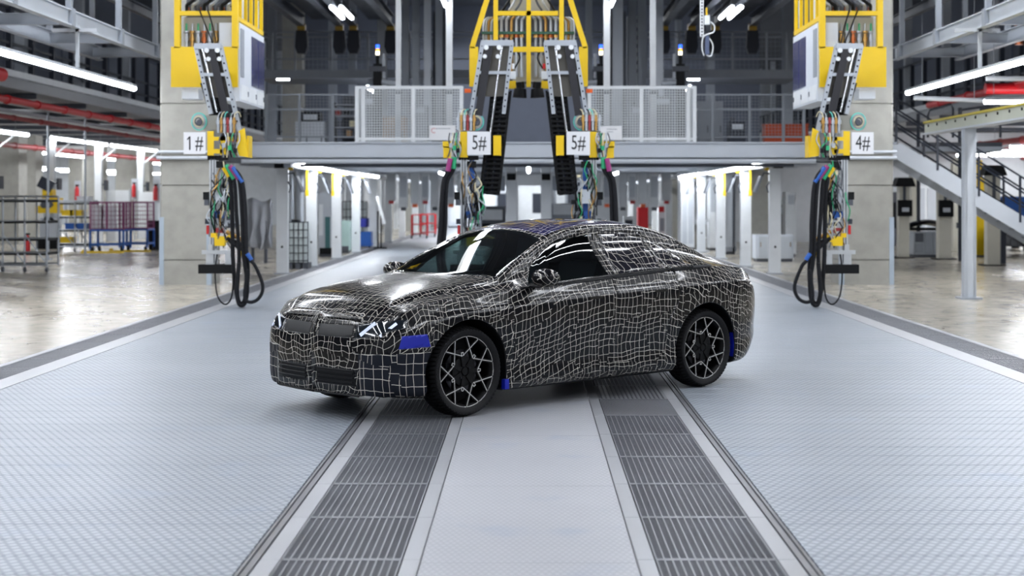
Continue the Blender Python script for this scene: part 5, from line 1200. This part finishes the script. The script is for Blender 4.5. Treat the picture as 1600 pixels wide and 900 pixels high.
# ------------------------------------------------------------------ side bays: overhead steel frames with long tube lights
def side_steel(mir, side):
    xa, xb, z = 8.0, 9.35, 4.73
    t = thing('steel_gantry', 'grey steel ladder frame hung high along the %s side bay' % side, 'steel frame', (mir * 8.6, 28, z))
    for x in (xa, xb): MB().ibeam((mir * x, 17, z + .14), (mir * x, 34.2, z + .14), .14, .28, .02).build('long_beam', LGREY if x == xa else GREY, t)
    for y in (18, 21, 24.2, 27.3, 30.6, 33.6): MB().ibeam((mir * xa, y, z + .12), (mir * xb, y, z + .12), .12, .2, .015).build('cross_beam', GREY, t)
    for y in (24.2, 27.3, 30.6, 33.6):
        for x in (xa, xb): MB().box((mir * x - .05, y - .05, z + .28), (mir * x + .05, y + .05, 9.2)).build('hanger', GREY, t)
        MB().box((mir * xa - .09, y - .09, z + .0), (mir * xa + .09, y + .09, z + .3)).build('joint_plate', GREY, t)
    # second tier of rails above
    for (x, zz) in ((8.3, 5.75), (9.8, 5.6)): MB().ibeam((mir * x, 20, zz), (mir * x, 40, zz), .12, .2, .015).build('upper_beam', DGREY, t)
    y0, y1 = (18, 31.8) if mir < 0 else (18, 33.1)
    l = luminaire((mir * 8, y0, 3.95), (mir * 8, y1, 3.95), 'very long tube light hung under the steel frame of the %s bay' % side, .10, None, 170)
    for y in (20, 27.8): 
        MB().box((mir * 8 - .03, y - .03, 4.0), (mir * 8 + .03, y + .03, 4.82)).build('light_bracket', LGREY, l); MB().box((mir * 8 - .45, y - .03, 4.68), (mir * 8 + .35, y + .03, 4.74)).build('bracket_arm', LGREY, l)
side_steel(-1, 'left'); side_steel(1, 'right')

# ------------------------------------------------------------------ left bay
SLAB = M('slab_edge', '9DA0A4', .6); GLZ = M('dim_glazing', '6F7684', .35)
def upper_storey(mir, side, xw=12.3, y0=24, y1=99):
    t = thing('upper_storey', 'raised office floor with dark-framed glazing along the %s bay' % side, 'mezzanine', (mir * xw, 50, 0))
    MB().box((mir * xw, y0, 4.35), (mir * 34, y1, 4.6)).build('floor_slab', SLAB, t)
    MB().box((mir * (xw - .02), y0, 4.62), (mir * (xw + .05), y1, 4.78)).build('kick_strip', WHITE, t)
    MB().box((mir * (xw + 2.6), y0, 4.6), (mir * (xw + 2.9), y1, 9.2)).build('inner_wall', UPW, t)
    n = int((y1 - y0) / 1.7)
    for k in range(n):
        y = y0 + 1.7 * k
        MB().box((mir * (xw + .1), y - .06, 4.6), (mir * (xw + .22), y + .06, 6.3)).build('mullion', NAVY, t)
        if k % 3 == 0: MB().box((mir * (xw + .3), y - .12, 4.6), (mir * (xw + .55), y + .12, 9.2)).build('column', LGREY, t)
    for z in (5.05, 5.45, 6.3): MB().box((mir * (xw + .13), y0, z - .03), (mir * (xw + .19), y1, z + .03)).build('rail', NAVY, t)
    for k in range(8): y = y0 + 4 + 5.5 * k; MB().box((mir * (xw + 2.55), y, 5.2), (mir * (xw + 2.6), y + 2.4, 7)).build('window_pane', GLZ, t)
    for k in range(12): y = y0 + 2 + 4.4 * k; MB().ibeam((mir * xw, y, 4.27), (mir * 34, y, 4.27), .16, .14, .02).build('floor_joist', DGREY, t)
    return t
upper_storey(-1, 'left')
def pipe_run(pts, r, label, mat=RED, step=2.2):
    a, b = Vector(pts[0]), Vector(pts[-1]); t = thing('sprinkler_pipe', label, 'pipe', tuple((a + b) / 2))
    MB().cyl(a, b, r, 12).build('pipe', mat, t, True); n = int((b - a).length / step)
    for k in range(n): p = a + (b - a) * (k + .5) / n; d = (b - a).normalized(); MB().cyl(p, p + d * .12, r * 1.28, 12).build('coupling', mat, t, True)
    return t
pipe_run([(-12, 26, 4.0), (-12, 75, 4.0)], .085, 'red sprinkler pipe with couplings along the left slab edge')
pipe_run([(-11.2, 24, 4.35), (-11.2, 33.3, 4.35)], .15, 'thick red pipe end under the left steel frame')
pipe_run([(-13.2, 30, 3.78), (-13.2, 75, 3.78)], .06, 'thinner red pipe below the left slab', DRED)
pipe_run([(-17.5, 50, 3.5), (-17.5, 90, 3.5)], .09, 'dull red pipe deep under the left slab', DRED)
for k, (x, z, w) in enumerate(((-12.8, 4.05, .3), (-14.0, 4.0, .4), (-15.2, 4.05, .25))):
    t = thing('cable_tray', 'grey cable tray under the left slab, %s' % ('outer', 'middle', 'inner')[k], 'cable tray', (x, 50, z))
    MB().box((x - w / 2, 26, z), (x + w / 2, 84, z + .02)).build('tray_floor', GREY, t)
    for s in (-1, 1): MB().box((x + s * w / 2 - .01, 26, z), (x + s * w / 2 + .01, 84, z + .09)).build('tray_side', LGREY, t)
# tube rows under the left slab
for i, (y0, y1) in enumerate(((41, 51), (53.6, 60.5), (61.3, 68.6), (70, 78), (79, 88))): luminaire((-16.3, y0, 3.78), (-16.3, y1, 3.78), 'tube light of the front row under the left slab, %s' % ('first', 'second', 'third', 'fourth', 'fifth')[i], .12, None, 130)
for i in range(5): luminaire((-21.7, 55 + 8 * i, 3.72), (-21.7, 62.4 + 8 * i, 3.72), 'tube light of the middle row under the left slab, %s' % ('first', 'second', 'third', 'fourth', 'fifth')[i], .13, None, 150)
for i in range(4): luminaire((-29, 63 + 9 * i, 3.5), (-29, 71 + 9 * i, 3.5), 'tube light of the back row under the left slab, %s' % ('first', 'second', 'third', 'fourth')[i], .13, None, 150)
for i in range(4): luminaire((-26, 82 + 5 * i, 3.2), (-22.5, 82 + 5 * i, 3.2), 'crosswise tube light far under the left slab, %s' % ('first', 'second', 'third', 'fourth')[i], .12)
# white columns carrying the row, concrete columns behind
for i, y in enumerate((48, 54, 60, 66.5, 73)):
    x = -16.45; t = thing('light_column', 'white column of the left bay, %s from the front' % ('first', 'second', 'third', 'fourth', 'fifth')[i], 'column', (x, y, 0), 'white columns of the left bay')
    MB().box((x - .13, y - .13, .03), (x + .13, y + .13, 3.7)).build('shaft', WHITE, t); MB().box((x - .2, y - .2, 0), (x + .2, y + .2, .03)).build('base_plate', STEEL, t)
    MB().bar((x + .13, y, 3.2), (x + .7, y, 3.65), .05, .05).build('brace', WHITE, t)
    MB().box((x + .25, y - .2, 2.0), (x + .32, y + .2, 2.4)).build('screen', NAVY, t)
    MB().box((x + .13, y - .03, 2.2), (x + .25, y + .03, 2.26)).build('screen_arm', DGREY, t)
for k, (px, w, y) in enumerate(((8, 1.0, 58), (38, .9, 62), (147, .8, 74), (196, 1.0, 78), (222, .8, 84), (118, .7, 80))):
    x = X(px, y); tag(MB().box((x - w / 2, y, 0), (x + w / 2, y + w, .5)).box((x - w / 2 + .01, y + .01, .5), (x + w / 2 - .01, y + w - .01, .52)).box((x - w / 2, y, .52), (x + w / 2, y + w, 4.2)).build('concrete_column', CONC), 'concrete column deep in the left bay, %s from the left' % ('first', 'second', 'fourth', 'fifth', 'last', 'third')[k], 'column')
# parts rack on castors at the left edge
def rack(px0, px1, pyt, y, shelves, label, depth=.9, mat=STEEL, smat=BLACK):
    a, b = X(px0, y), X(px1, y); z1 = Zh(pyt, y); t = thing('parts_rack', label, 'rack', ((a + b) / 2, y, 0)); n = max(2, int(round((b - a) / .55)))
    for k in range(n + 1):
        x = a + (b - a) * k / n
        for d in (0, depth): MB().cyl((x, y + d, .12), (x, y + d, z1), .022, 8).build('upright', mat, t, True)
    for f in shelves: MB().box((a, y, z1 * f - .03), (b, y + depth, z1 * f + .03)).build('shelf', smat, t); MB().cyl((a, y - .02, z1 * f + .03), (b, y - .02, z1 * f + .03), .018, 6).build('shelf_rail', mat, t, True)
    for z in (.17, z1): [MB().cyl((a, y + d, z), (b, y + d, z), .022, 8).build('rail', mat, t, True) for d in (0, depth)]
    for k in range(n):
        p = a + (b - a) * k / n; q = a + (b - a) * (k + 1) / n; MB().cyl((p, y - .01, z1 * .5), (q, y - .01, .2), .016, 6).build('brace', mat, t, True)
    for k in range(n + 1): x = a + (b - a) * k / n; MB().cyl((x - .025, y, .06), (x + .025, y, .06), .06, 10).build('castor', DGREY, t, True)
    return t
rack(-30, 73, 307, 36.6, (.94, .66, .43, .24), 'silver tube parts rack with black shelves at the left edge')
rack(92, 142, 314, 50, (.95, .68, .42, .15), 'tube rack with black shelves behind the purple carts', .8)
for k, (px, f, mm) in enumerate(((104, .68, YEL), (118, .68, YEL), (110, .42, BLUE), (126, .42, BLUE), (102, .15, YEL), (128, .95, WHITE))):
    y = 50; z = Zh(314, y) * f + .03; x = X(px, y); t = thing('parts_bin', ('left yellow bin on the upper rack shelf', 'right yellow bin on the upper rack shelf', 'left blue bin on the middle rack shelf', 'right blue bin on the middle rack shelf', 'yellow bin on the lowest rack shelf', 'white bin on top of the rack')[k] + ' behind the purple carts', 'bin', (x, y + .1, z))
    MB().box((x - .18, y + .05, z), (x + .18, y + .6, z + .2)).build('tub', mm, t); MB().box((x - .2, y + .03, z + .16), (x + .2, y + .62, z + .2)).build('rim', mm, t)
# purple mesh carts on blue bases
def mesh_cart(px0, px1, y, label):
    a, b = X(px0, y), X(px1, y); d = .9; zt, zm = 1.58, .70; t = thing('mesh_cart', label, 'cart', ((a + b) / 2, y, 0))
    for x in (a, b):
        for q in (y, y + d): MB().box((x - .03, q - .03, .12), (x + .03, q + .03, zm)).build('leg', BLUE, t); MB().box((x - .02, q - .02, zm), (x + .02, q + .02, zt)).build('cage_post', PURP, t)
    for z in (zm - .03, .22): MB().box((a, y - .03, z), (b, y + .03, z + .06)).box((a, y + d - .03, z), (b, y + d + .03, z + .06)).box((a - .03, y, z), (a + .03, y + d, z + .06)).box((b - .03, y, z), (b + .03, y + d, z + .06)).build('base_frame', BLUE, t)
    for (p, q) in (((a, y), (b, y)), ((a, y + d), (b, y + d)), ((a, y), (a, y + d)), ((b, y), (b, y + d))):
        wire_mesh(MB(), p, q, zm + .05, zt, .13, .013).build('cage_mesh', PURP, t, kind='stuff'); MB().bar((p[0], p[1], zt), (q[0], q[1], zt), .05, .05).build('cage_rim', PURP, t)
    m = (a + b) / 2; MB().box((m - .03, y - .02, zm), (m + .03, y + .02, zt)).build('cage_post', PURP, t)
    MB().box((a, y, zm + .02), (b, y + d, zm + .05)).build('cart_floor', PURP, t)
    for x in (a + .06, b - .06):
        for q in (y + .05, y + d - .05): MB().cyl((x - .03, q, .09), (x + .03, q, .09), .09, 12).build('castor', BLACK, t, True)
    return t
mesh_cart(141, 193, 49.5, 'purple wire-mesh cart on a blue base, nearer of the pair'); mesh_cart(187, 230, 50.6, 'purple wire-mesh cart on a blue base, further of the pair')
for k, (px, y) in enumerate(((157, 49.2), (200, 50.3))):
    x = X(px, y); tag(MB().prism([(x - .6, y - .1), (x + .7, y - .1), (x + .7, y + .15), (x - .6, y + .15)], 'z', 0, .05).box((x - .6, y + .05, .05), (x - .5, y + .1, .1)).build('floor_stop', YEL), 'yellow floor stop under the %s purple cart' % ('nearer', 'further')[k], 'floor stop')
for k, px in enumerate((152, 168)):
    y = 49.9; x = X(px, y); tag(MB().box((x - .2, y, .76), (x + .2, y + .4, 1.5)).box((x - .16, y - .01, .85), (x + .1, y, 1.1)).build('white_sheet', WHITE), 'white panel standing in the nearer purple cart, %s' % ('left', 'right')[k], 'panel')
# yellow machine
y = 53; t = thing('assembly_robot', 'yellow assembly machine behind the silver parts rack', 'machine', (X(75, y), y, 0))
MB().box((X(66, y), y, Zh(310, y)), (X(82, y), y + .4, Zh(296, y))).build('upper_body', YEL, t); MB().box((X(57, y), y - .1, Zh(333, y)), (X(90, y), y + .5, Zh(322, y))).build('lower_beam', YEL, t)
MB().box((X(76, y), y, Zh(330, y)), (X(92, y), y + .5, Zh(309, y))).build('arm_block', YEL, t); MB().box((X(62, y), y, .3), (X(88, y), y + .6, Zh(340, y))).build('base', LGREY, t); MB().box((X(59, y), y - .1, 0), (X(90, y), y + .7, .32)).build('black_skirt', BLACK, t)
MB().box((X(68, y), y, Zh(334, y)), (X(84, y), y + .4, Zh(345, y))).build('neck', STEEL, t)
for px in (70, 78): MB().cyl((X(px, y), y - .12, Zh(320, y)), (X(px, y), y, Zh(320, y)), .12, 10).build('joint_cover', DGREY, t, True)
MB().bar((X(68, y), y, Zh(296, y)), (X(76, y), y, Zh(280, y)), .5, .08, (0, 1, 0)).build('tilted_monitor', NAVY, t)
# tall white wall panels, red extinguishers
for k, (x0, x1, yt, y) in enumerate(((166, 204, 297, 62), (214, 243, 300, 66))):
    t = thing('white_partition', 'white partition behind the %s purple cart' % ('nearer', 'further')[k], 'partition', (X((x0 + x1) / 2, y), y, 0))
    MB().box((X(x0, y), y, 0), (X(x1, y), y + .08, Zh(yt, y))).build('panel', WHITE, t); MB().box((X(x0, y), y - .03, 0), (X(x0, y) + .06, y + .1, Zh(yt, y) + .05)).build('post', ALU, t); MB().box((X(x1, y) - .06, y - .03, 0), (X(x1, y), y + .1, Zh(yt, y) + .05)).build('post', ALU, t)
for k, (px, py, y) in enumerate(((43, 355, 50), (120, 305, 60), (209, 300, 64), (243, 305, 58))):
    x = X(px, y); z = max(0, Zh(py + 8, y)) if k else 0.0
    t = thing('fire_extinguisher', 'red fire extinguisher in the left bay, %s from the left' % ('first', 'second', 'third', 'fourth')[k], 'extinguisher', (x, y, z))
    MB().lathe([(0, 0), (0, .085), (.42, .085), (.5, .05), (.54, .03), (.54, 0)], (x, y, z), 'z', 14).build('cylinder', RED, t, True); MB().box((x - .05, y - .03, z + .54), (x + .08, y + .03, z + .6)).build('valve', BLACK, t)
    if k: MB().box((x - .12, y + .09, z - .1), (x + .12, y + .14, z + .75)).box((x - .03, y + .1, 0), (x + .03, y + .13, z)).build('mounting_post', LGREY, t)
y = 40; x = X(247, y); t = thing('waste_bin', 'dark waste bin left of the left pillar', 'bin', (X(240, 52), 52, 0)); x = X(242, 52)
MB().lathe([(0, 0), (0, .2), (.95, .25), (.98, .22), (.98, 0)], (x, 52, 0), 'z', 16).build('drum', BLACK, t, True); MB().box((x - .26, 51.98, .9), (x + .26, 52.02, .95)).build('handle', DGREY, t)
tag(MB().box((X(162, 60) - .07, 60, 5.96), (X(162, 60) + .07, 60.03, 6.1)).build('green_exit_light', LED_G), 'small green exit light high above the left bay', 'light')
# slim light poles
for k, (px, y) in enumerate(((75, 44), (133, 47))):
    x = X(px, y); tag(MB().cyl((x, y, 0), (x, y, 4.3), .035, 8).cyl((x, y, 0), (x, y, .03), .12, 10).build('slim_pole', STEEL), 'slim steel pole in the left bay, %s' % ('nearer', 'further')[k], 'pole')

# ------------------------------------------------------------------ right bay
t = thing('crane_post', 'thick light grey steel post standing on the floor, right bay', 'post', (7.58, 27, 0))
MB().ibeam((7.58, 27, .03), (7.58, 27, 2.95), .2, .2, .03, (0, 1, 0)).box((7.49, 26.9, .03), (7.53, 27.1, 2.95)).box((7.63, 26.9, .03), (7.67, 27.1, 2.95)).build('shaft', LGREY, t); MB().box((7.4, 26.8, 0), (7.76, 27.2, .03)).build('base_plate', STEEL, t)
t = thing('crane_beam', 'pale beam with yellow top strip and bolt holes carried by the grey post', 'beam', (7.58, 27, 2.95))
MB().box((7.5, 18, 2.95), (7.66, 29.7, 3.14)).build('beam', M('beam_cream', 'B9BCAE', .5), t); MB().box((7.47, 18, 3.14), (7.69, 29.7, 3.18)).build('top_strip', M('beam_yellow', 'B8A83A', .5), t); MB().box((7.45, 18, 2.93), (7.71, 29.7, 2.96)).build('bottom_flange', LGREY, t)
for k in range(16): y = 29.4 - .62 * k; MB().cyl((7.485, y, 3.09), (7.505, y, 3.09), .025, 8).build('bolt_hole', BLACK, t)
# stairs going down to the right
Ys = 35.5
def S(px, py, d=0.0): return Vector((X(px, Ys), Ys + d, Zh(py, Ys)))
t = thing('staircase', 'light grey steel stairs with black handrails behind the right pillar', 'stairs', (S(1600, 360).x, Ys, 0))
x0, x1 = X(1400, Ys), 13.6; zt = DECK; 
slope = (Zh(230, Ys) - Zh(352, Ys)) / (X(1600, Ys) - X(1403, Ys)); xe = x0 + (zt - .05) / slope
for d in (0, 1.2): MB().bar((x0, Ys + d, zt - .12), (xe, Ys + d, -.06 + .1), .05, .36).build('stringer', BEAMM, t)
ns = 16
for k in range(ns): f = (k + .5) / ns; MB().box((x0 + (xe - x0) * f - .15, Ys + .03, zt * (1 - f) - .03), (x0 + (xe - x0) * f + .15, Ys + 1.17, zt * (1 - f) + .01)).build('tread', GREY, t)
for d in (-.02, 1.22):
    for h in (.40, .72, 1.05): MB().tube([(x0 - (.0), Ys + d, zt + h), (xe, Ys + d, h)], .022, 6).build('handrail', NAVY, t)
    for k in range(6): f = k / 5; x = x0 + (xe - x0) * f; MB().box((x - .025, Ys + d - .02, zt * (1 - f)), (x + .025, Ys + d + .02, zt * (1 - f) + 1.05)).build('baluster', NAVY, t)
MB().box((8.02, Ys - .02, zt - .22), (x0 + .05, Ys + 2.4, zt)).build('landing', BEAMM, t)
t2 = thing('landing_railing', 'black tube railing on the deck above the right stairs', 'railing', (X(1480, 37), 37, DECK))
for (a, b) in ((1450, 1486), (1500, 1560)):
    MB().tube([(X(a, 37), 37, Zh(215, 37)), (X(a, 37), 37, Zh(180, 37)), (X(a + 3, 37), 37, Zh(172, 37)), (X(b, 37), 37, Zh(163, 37)), (X(b + 3, 37), 37, Zh(170, 37)), (X(b + 3, 37), 37, Zh(215, 37))], .03, 6).build('hoop', NAVY, t2, True)
MB().box((X(1440, 37), 37, DECK), (X(1566, 37), 37.05, DECK + .1)).build('kick_plate', NAVY, t2)
MB().box((X(1440, 37), 37, DECK - .12), (X(1566, 37), 39, DECK)).build('landing_floor', GREY, t2)
# right bay tubes across and along
luminaire((X(1428, 33.5), 33.5, Zh(154, 33.5)), (X(1535, 33.5), 33.5, Zh(158, 33.5)), 'unlit white light trunking across the right bay', .07, None, 0, 'light_trunking', 9.18, WHITE)
luminaire((X(1538, 33.5), 33.5, Zh(159, 33.5)), (X(1660, 33.5), 33.5, Zh(159, 33.5)), 'lit crosswise tube light in the right bay, right edge', .10, None, 110)
luminaire((X(1541, 31), 31, Zh(124, 31)), (X(1640, 31), 31, Zh(124, 31)), 'pale unlit trunking under the red pipes, right edge', .07, None, 0, 'light_trunking', 9.18, WHITE)
for k, (px, y) in enumerate(((1550, 33.4),)):
    pass
upper_storey(1, 'right', 13.0, 30, 99)
def along(x0, x1, py, y, r, label, mat=RED): return pipe_run([(X(x0, y), y, Zh(py, y)), (X(x1, y), y, Zh(py, y))], r, label, mat, 1.2)
pipe_run([(10.6, 24, 4.18), (10.6, 41.5, 4.18)], .09, 'red sprinkler pipe above the long right tube light')
pipe_run([(9.9, 34, 4.1), (12.4, 34, 4.1)], .12, 'thick red crosswise pipe with flanges, right bay')
pipe_run([(11.4, 28, 4.45), (11.4, 33, 4.45)], .1, 'thick red pipe end near the right edge')
y = 33; tag(MB().cyl((X(1592, y), y, Zh(70, y)), (X(1592, y), y, Zh(38, y)), .09, 10).cyl((X(1592, y), y, Zh(58, y)), (X(1592, y), y, Zh(56, y)), .11, 10).build('rusty_pipe', COPPER, smooth=True), 'short rust-brown upright pipe above the red pipes', 'pipe')
for k, (x, y0, z, r) in enumerate(((15.5, 48, 3.55, .1), (17.5, 50, 3.45, .13), (19.5, 52, 3.3, .1))): pipe_run([(x, y0, z), (x, 61.9, z)], r, 'dull red pipe deep under the right slab, %s' % ('near', 'middle', 'far')[k], DRED if k != 1 else RED)
for i in range(4): luminaire((14.5 + .4 * i, 44 + 4.5 * i, 3.3), (18.3 + .4 * i, 44 + 4.5 * i, 3.3), 'crosswise tube light under the right slab, %s from the front' % ('first', 'second', 'third', 'fourth')[i], .12, None, 110)
for i in range(3): luminaire((19, 38 + 8 * i, 3.6), (19, 45 + 8 * i, 3.6), 'lengthwise tube light under the right slab, %s' % ('near', 'middle', 'far')[i], .13, None, 150)
CREAM = M('lift_post_cream', 'C9C6BA', .5)
def lift_post(px0, px1, y, label, top=2.15):
    a, b = X(px0, y), X(px1, y); m = (a + b) / 2; t = thing('lift_post', label, 'vehicle lift', (m, y, 0))
    MB().box((a, y, .02), (b, y + .3, top)).build('column', CREAM, t); MB().box((a - .12, y - .12, 0), (b + .12, y + .42, .03)).build('base_plate', BLACK, t)
    z = 1.55; bx = MB().box((m - .2, y - .14, z - .35), (m + .2, y, z + .12)).build('carriage_cover', BLACK, t); MB().box((m - .1, y - .16, z - .22), (m + .1, y - .135, z - .1)).build('label_plate', LGREY, bx)
    MB().prism([(m - .3, top - .1), (m + .3, top - .1), (m + .2, top + .16), (m - .2, top + .16)], 'y', y - .15, y + .35).build('top_cover', BLACK, t); MB().box((m - .04, y - .03, z + .12), (m + .04, y, top)).build('chain_guide', DGREY, t)
lift_post(1405, 1421, 45, 'cream lift post with black covers right beside the right pillar'); lift_post(1467, 1487, 44, 'cream lift post with black covers, left of the thick grey post'); lift_post(1543, 1563, 40, 'cream lift post with black covers, right of the thick grey post', 2.4)
for k, (px0, px1, y) in enumerate(((1424, 1433, 52), (1489, 1500, 50))):
    a, b = X(px0, y), X(px1, y); tag(MB().box((a, y, 0), (b, y + .3, 3.0)).box((a - .06, y - .06, 0), (b + .06, y + .36, .05)).build('cream_column', CREAM), 'plain cream column behind the stairs, %s' % ('left', 'right')[k], 'column')
for k, (px, y) in enumerate(((1435, 46), (1500, 43))):
    x = X(px, y); tag(MB().cyl((x, y, 0), (x, y, 4.2), .055, 10).cyl((x, y, .9), (x, y, 1.05), .1, 10).build('drain_pipe', NAVY, smooth=True), 'dark upright pipe behind the stairs, %s' % ('left', 'right')[k], 'pipe')
machine(1428, 1470, 362, 45.5, STEEL, 'silver tool cabinet with grille doors under the stairs', ((.05, .35, .1, .5, GREY, 'door'), (.05, .35, .55, .93, DGREY, 'door'), (.42, .68, .05, .95, GREY, 'grille_panel'), (.72, .97, .05, .95, GREY, 'grille_panel')), 'tool_cabinet', 'cabinet')
# black car bonnet lid resting on the cabinet
y = 45.4; t = thing('body_panel', 'black car body panel lying on the silver tool cabinet', 'car part', (X(1445, y), y, Zh(360, y)))
m = MB(); vs = []; n, k = 12, 6
for i in range(n + 1):
    for j in range(k + 1): u = i / n; v = j / k; vs.append((X(1415 + 62 * u, y), y - .1 + 1.0 * v, Zh(357 - 9 * math.sin(u * PI * .8) + 3 * v, y) + .12 * math.sin(v * PI)))
m.add(vs, [(i * (k + 1) + j, (i + 1) * (k + 1) + j, (i + 1) * (k + 1) + j + 1, i * (k + 1) + j + 1) for i in range(n) for j in range(k)]); o = m.build('panel_skin', GBLACK, t, True); so = o.modifiers.new('thickness', 'SOLIDIFY'); so.thickness = .03
MB().box((X(1420, y), y + .1, Zh(360.5, y)), (X(1468, y), y + .7, Zh(356, y))).build('panel_frame', BLACK, t)
# dark parked vehicles in the right bay
def parked(cx, cy, rot, label, ln=4.5):
    t = thing('parked_car', label, 'car', (cx, cy, 0)); c, s = math.cos(rot), math.sin(rot)
    prof = [(-ln / 2, .35), (-ln / 2 + .02, .7), (-ln / 2 + .25, .88), (-.9, .97), (-.25, 1.40), (.9, 1.42), (1.6, 1.08), (ln / 2 - .1, 1.0), (ln / 2, .6), (ln / 2 - .05, .3)]
    for nm, sc, mm, z0 in (('body', 1.0, M('parked_black', '101218', .15, coat=1), 0),):
        m = MB(); n = len(prof); vs = []
        for (yy, k) in ((-.88, .93), (-.8, 1.0), (.8, 1.0), (.88, .93)):
            for (px, pz) in prof:
                tw = .82 if pz > 1.1 else 1.0; q = (px * (k if abs(yy) > .85 else 1), yy * tw, .3 + (pz - .3) * k); vs.append((cx + q[0] * c - q[1] * s, cy + q[0] * s + q[1] * c, q[2]))
        fs = [(r * n + i, r * n + (i + 1) % n, (r + 1) * n + (i + 1) % n, (r + 1) * n + i) for r in range(3) for i in range(n)] + [tuple(range(n)), tuple(range(4 * n - 1, 3 * n - 1, -1))]
        m.add(vs, fs).build(nm, mm, t, True)
    for (wx, wy) in ((-1.4, -.86), (-1.4, .86), (1.35, -.86), (1.35, .86)):
        p = Vector((cx + wx * c - wy * s, cy + wx * s + wy * c, .33)); d = Vector((-s, c, 0)) * .12; w = MB().cyl(p - d, p + d, .33, 18).build('wheel', RUBBER, t, True); MB().cyl(p - d * 1.05, p + d * 1.05, .21, 14).build('wheel_rim', ALU, w, True)
    for sg in (-1, 1):
        q = Vector((-ln / 2 + .06, sg * .62, .72)); p = Vector((cx + q.x * c - q.y * s, cy + q.x * s + q.y * c, q.z)); MB().cb(p, (.12, .2, .1)).build('headlamp', WHITE, t)
    q = Vector((-ln / 2 - .01, 0, .5)); p = Vector((cx + q.x * c - q.y * s, cy + q.x * s + q.y * c, q.z)); MB().cb(p, (.12, .5, .12)).build('number_plate', LGREY, t)
parked(14.6, 46.5, PI * .42, 'glossy black car parked under the stairs at the right edge'); parked(15.6, 52.5, PI * .45, 'black car seen behind the thick grey post')
# blue container, yellow post, white back wall of the bay
y = 41; t = thing('blue_container', 'blue tipping container behind the stairs at the right edge', 'container', (X(1595, y), y, 0))
MB().prism([(X(1562, y), Zh(340, y)), (X(1566, y), Zh(309, y)), (X(1640, y), Zh(309, y)), (X(1640, y), Zh(340, y))], 'y', y, y + 1.2).build('tub', BLUE, t); MB().box((X(1563, y), y - .04, Zh(311, y)), (X(1641, y), y + 1.24, Zh(307, y))).build('rim', BLUE, t)
for px in (1572, 1634): MB().box((X(px, y) - .06, y + .2, 0), (X(px, y) + .06, y + 1.0, Zh(340, y))).build('leg', NAVY, t)
y = 46; t = thing('yellow_column', 'yellow machine column behind the thick grey post', 'column', (X(1532, y), y, 0)); MB().box((X(1526, y), y, 0), (X(1535, y), y + .25, Zh(250, y))).build('shaft', YEL, t); MB().box((X(1535, y), y, 0), (X(1541, y), y + .2, Zh(280, y))).build('side_guard', YEL, t); MB().box((X(1524, y), y - .1, 0), (X(1543, y), y + .35, .05)).build('base_plate', DGREY, t)
struct(MB().box((8.2, 62, 0), (34, 62.3, 4.3)).build('wall_bay', M('bay_wall_white', 'C6CACF', .6)), 'white partition wall at the back of the right bay')
machine(1424, 1470, 290, 61, WHITE, 'white machine against the back wall of the right bay', ((.05, .45, .05, .95, LGREY, 'door'), (.55, .95, .05, .95, LGREY, 'door')))
machine(1380, 1402, 300, 56, DGREY, 'dark machine right behind the right pillar', ((.1, .9, .3, .8, BLACK, 'panel'),))
for k, (px, py, y, mm) in enumerate(((1213, 268, 48, RED), (1236, 300, 46, WHITE), (1224, 320, 50, NAVY))):
    machine(px - 8, px + 8, py, y, mm if k else LGREY, ('grey cabinet with red top lamp', 'white slim cabinet', 'navy slim cabinet')[k] + ' behind hoist 4#', ((.2, .8, .8, .95, RED if k == 0 else LGREY, 'panel'),))
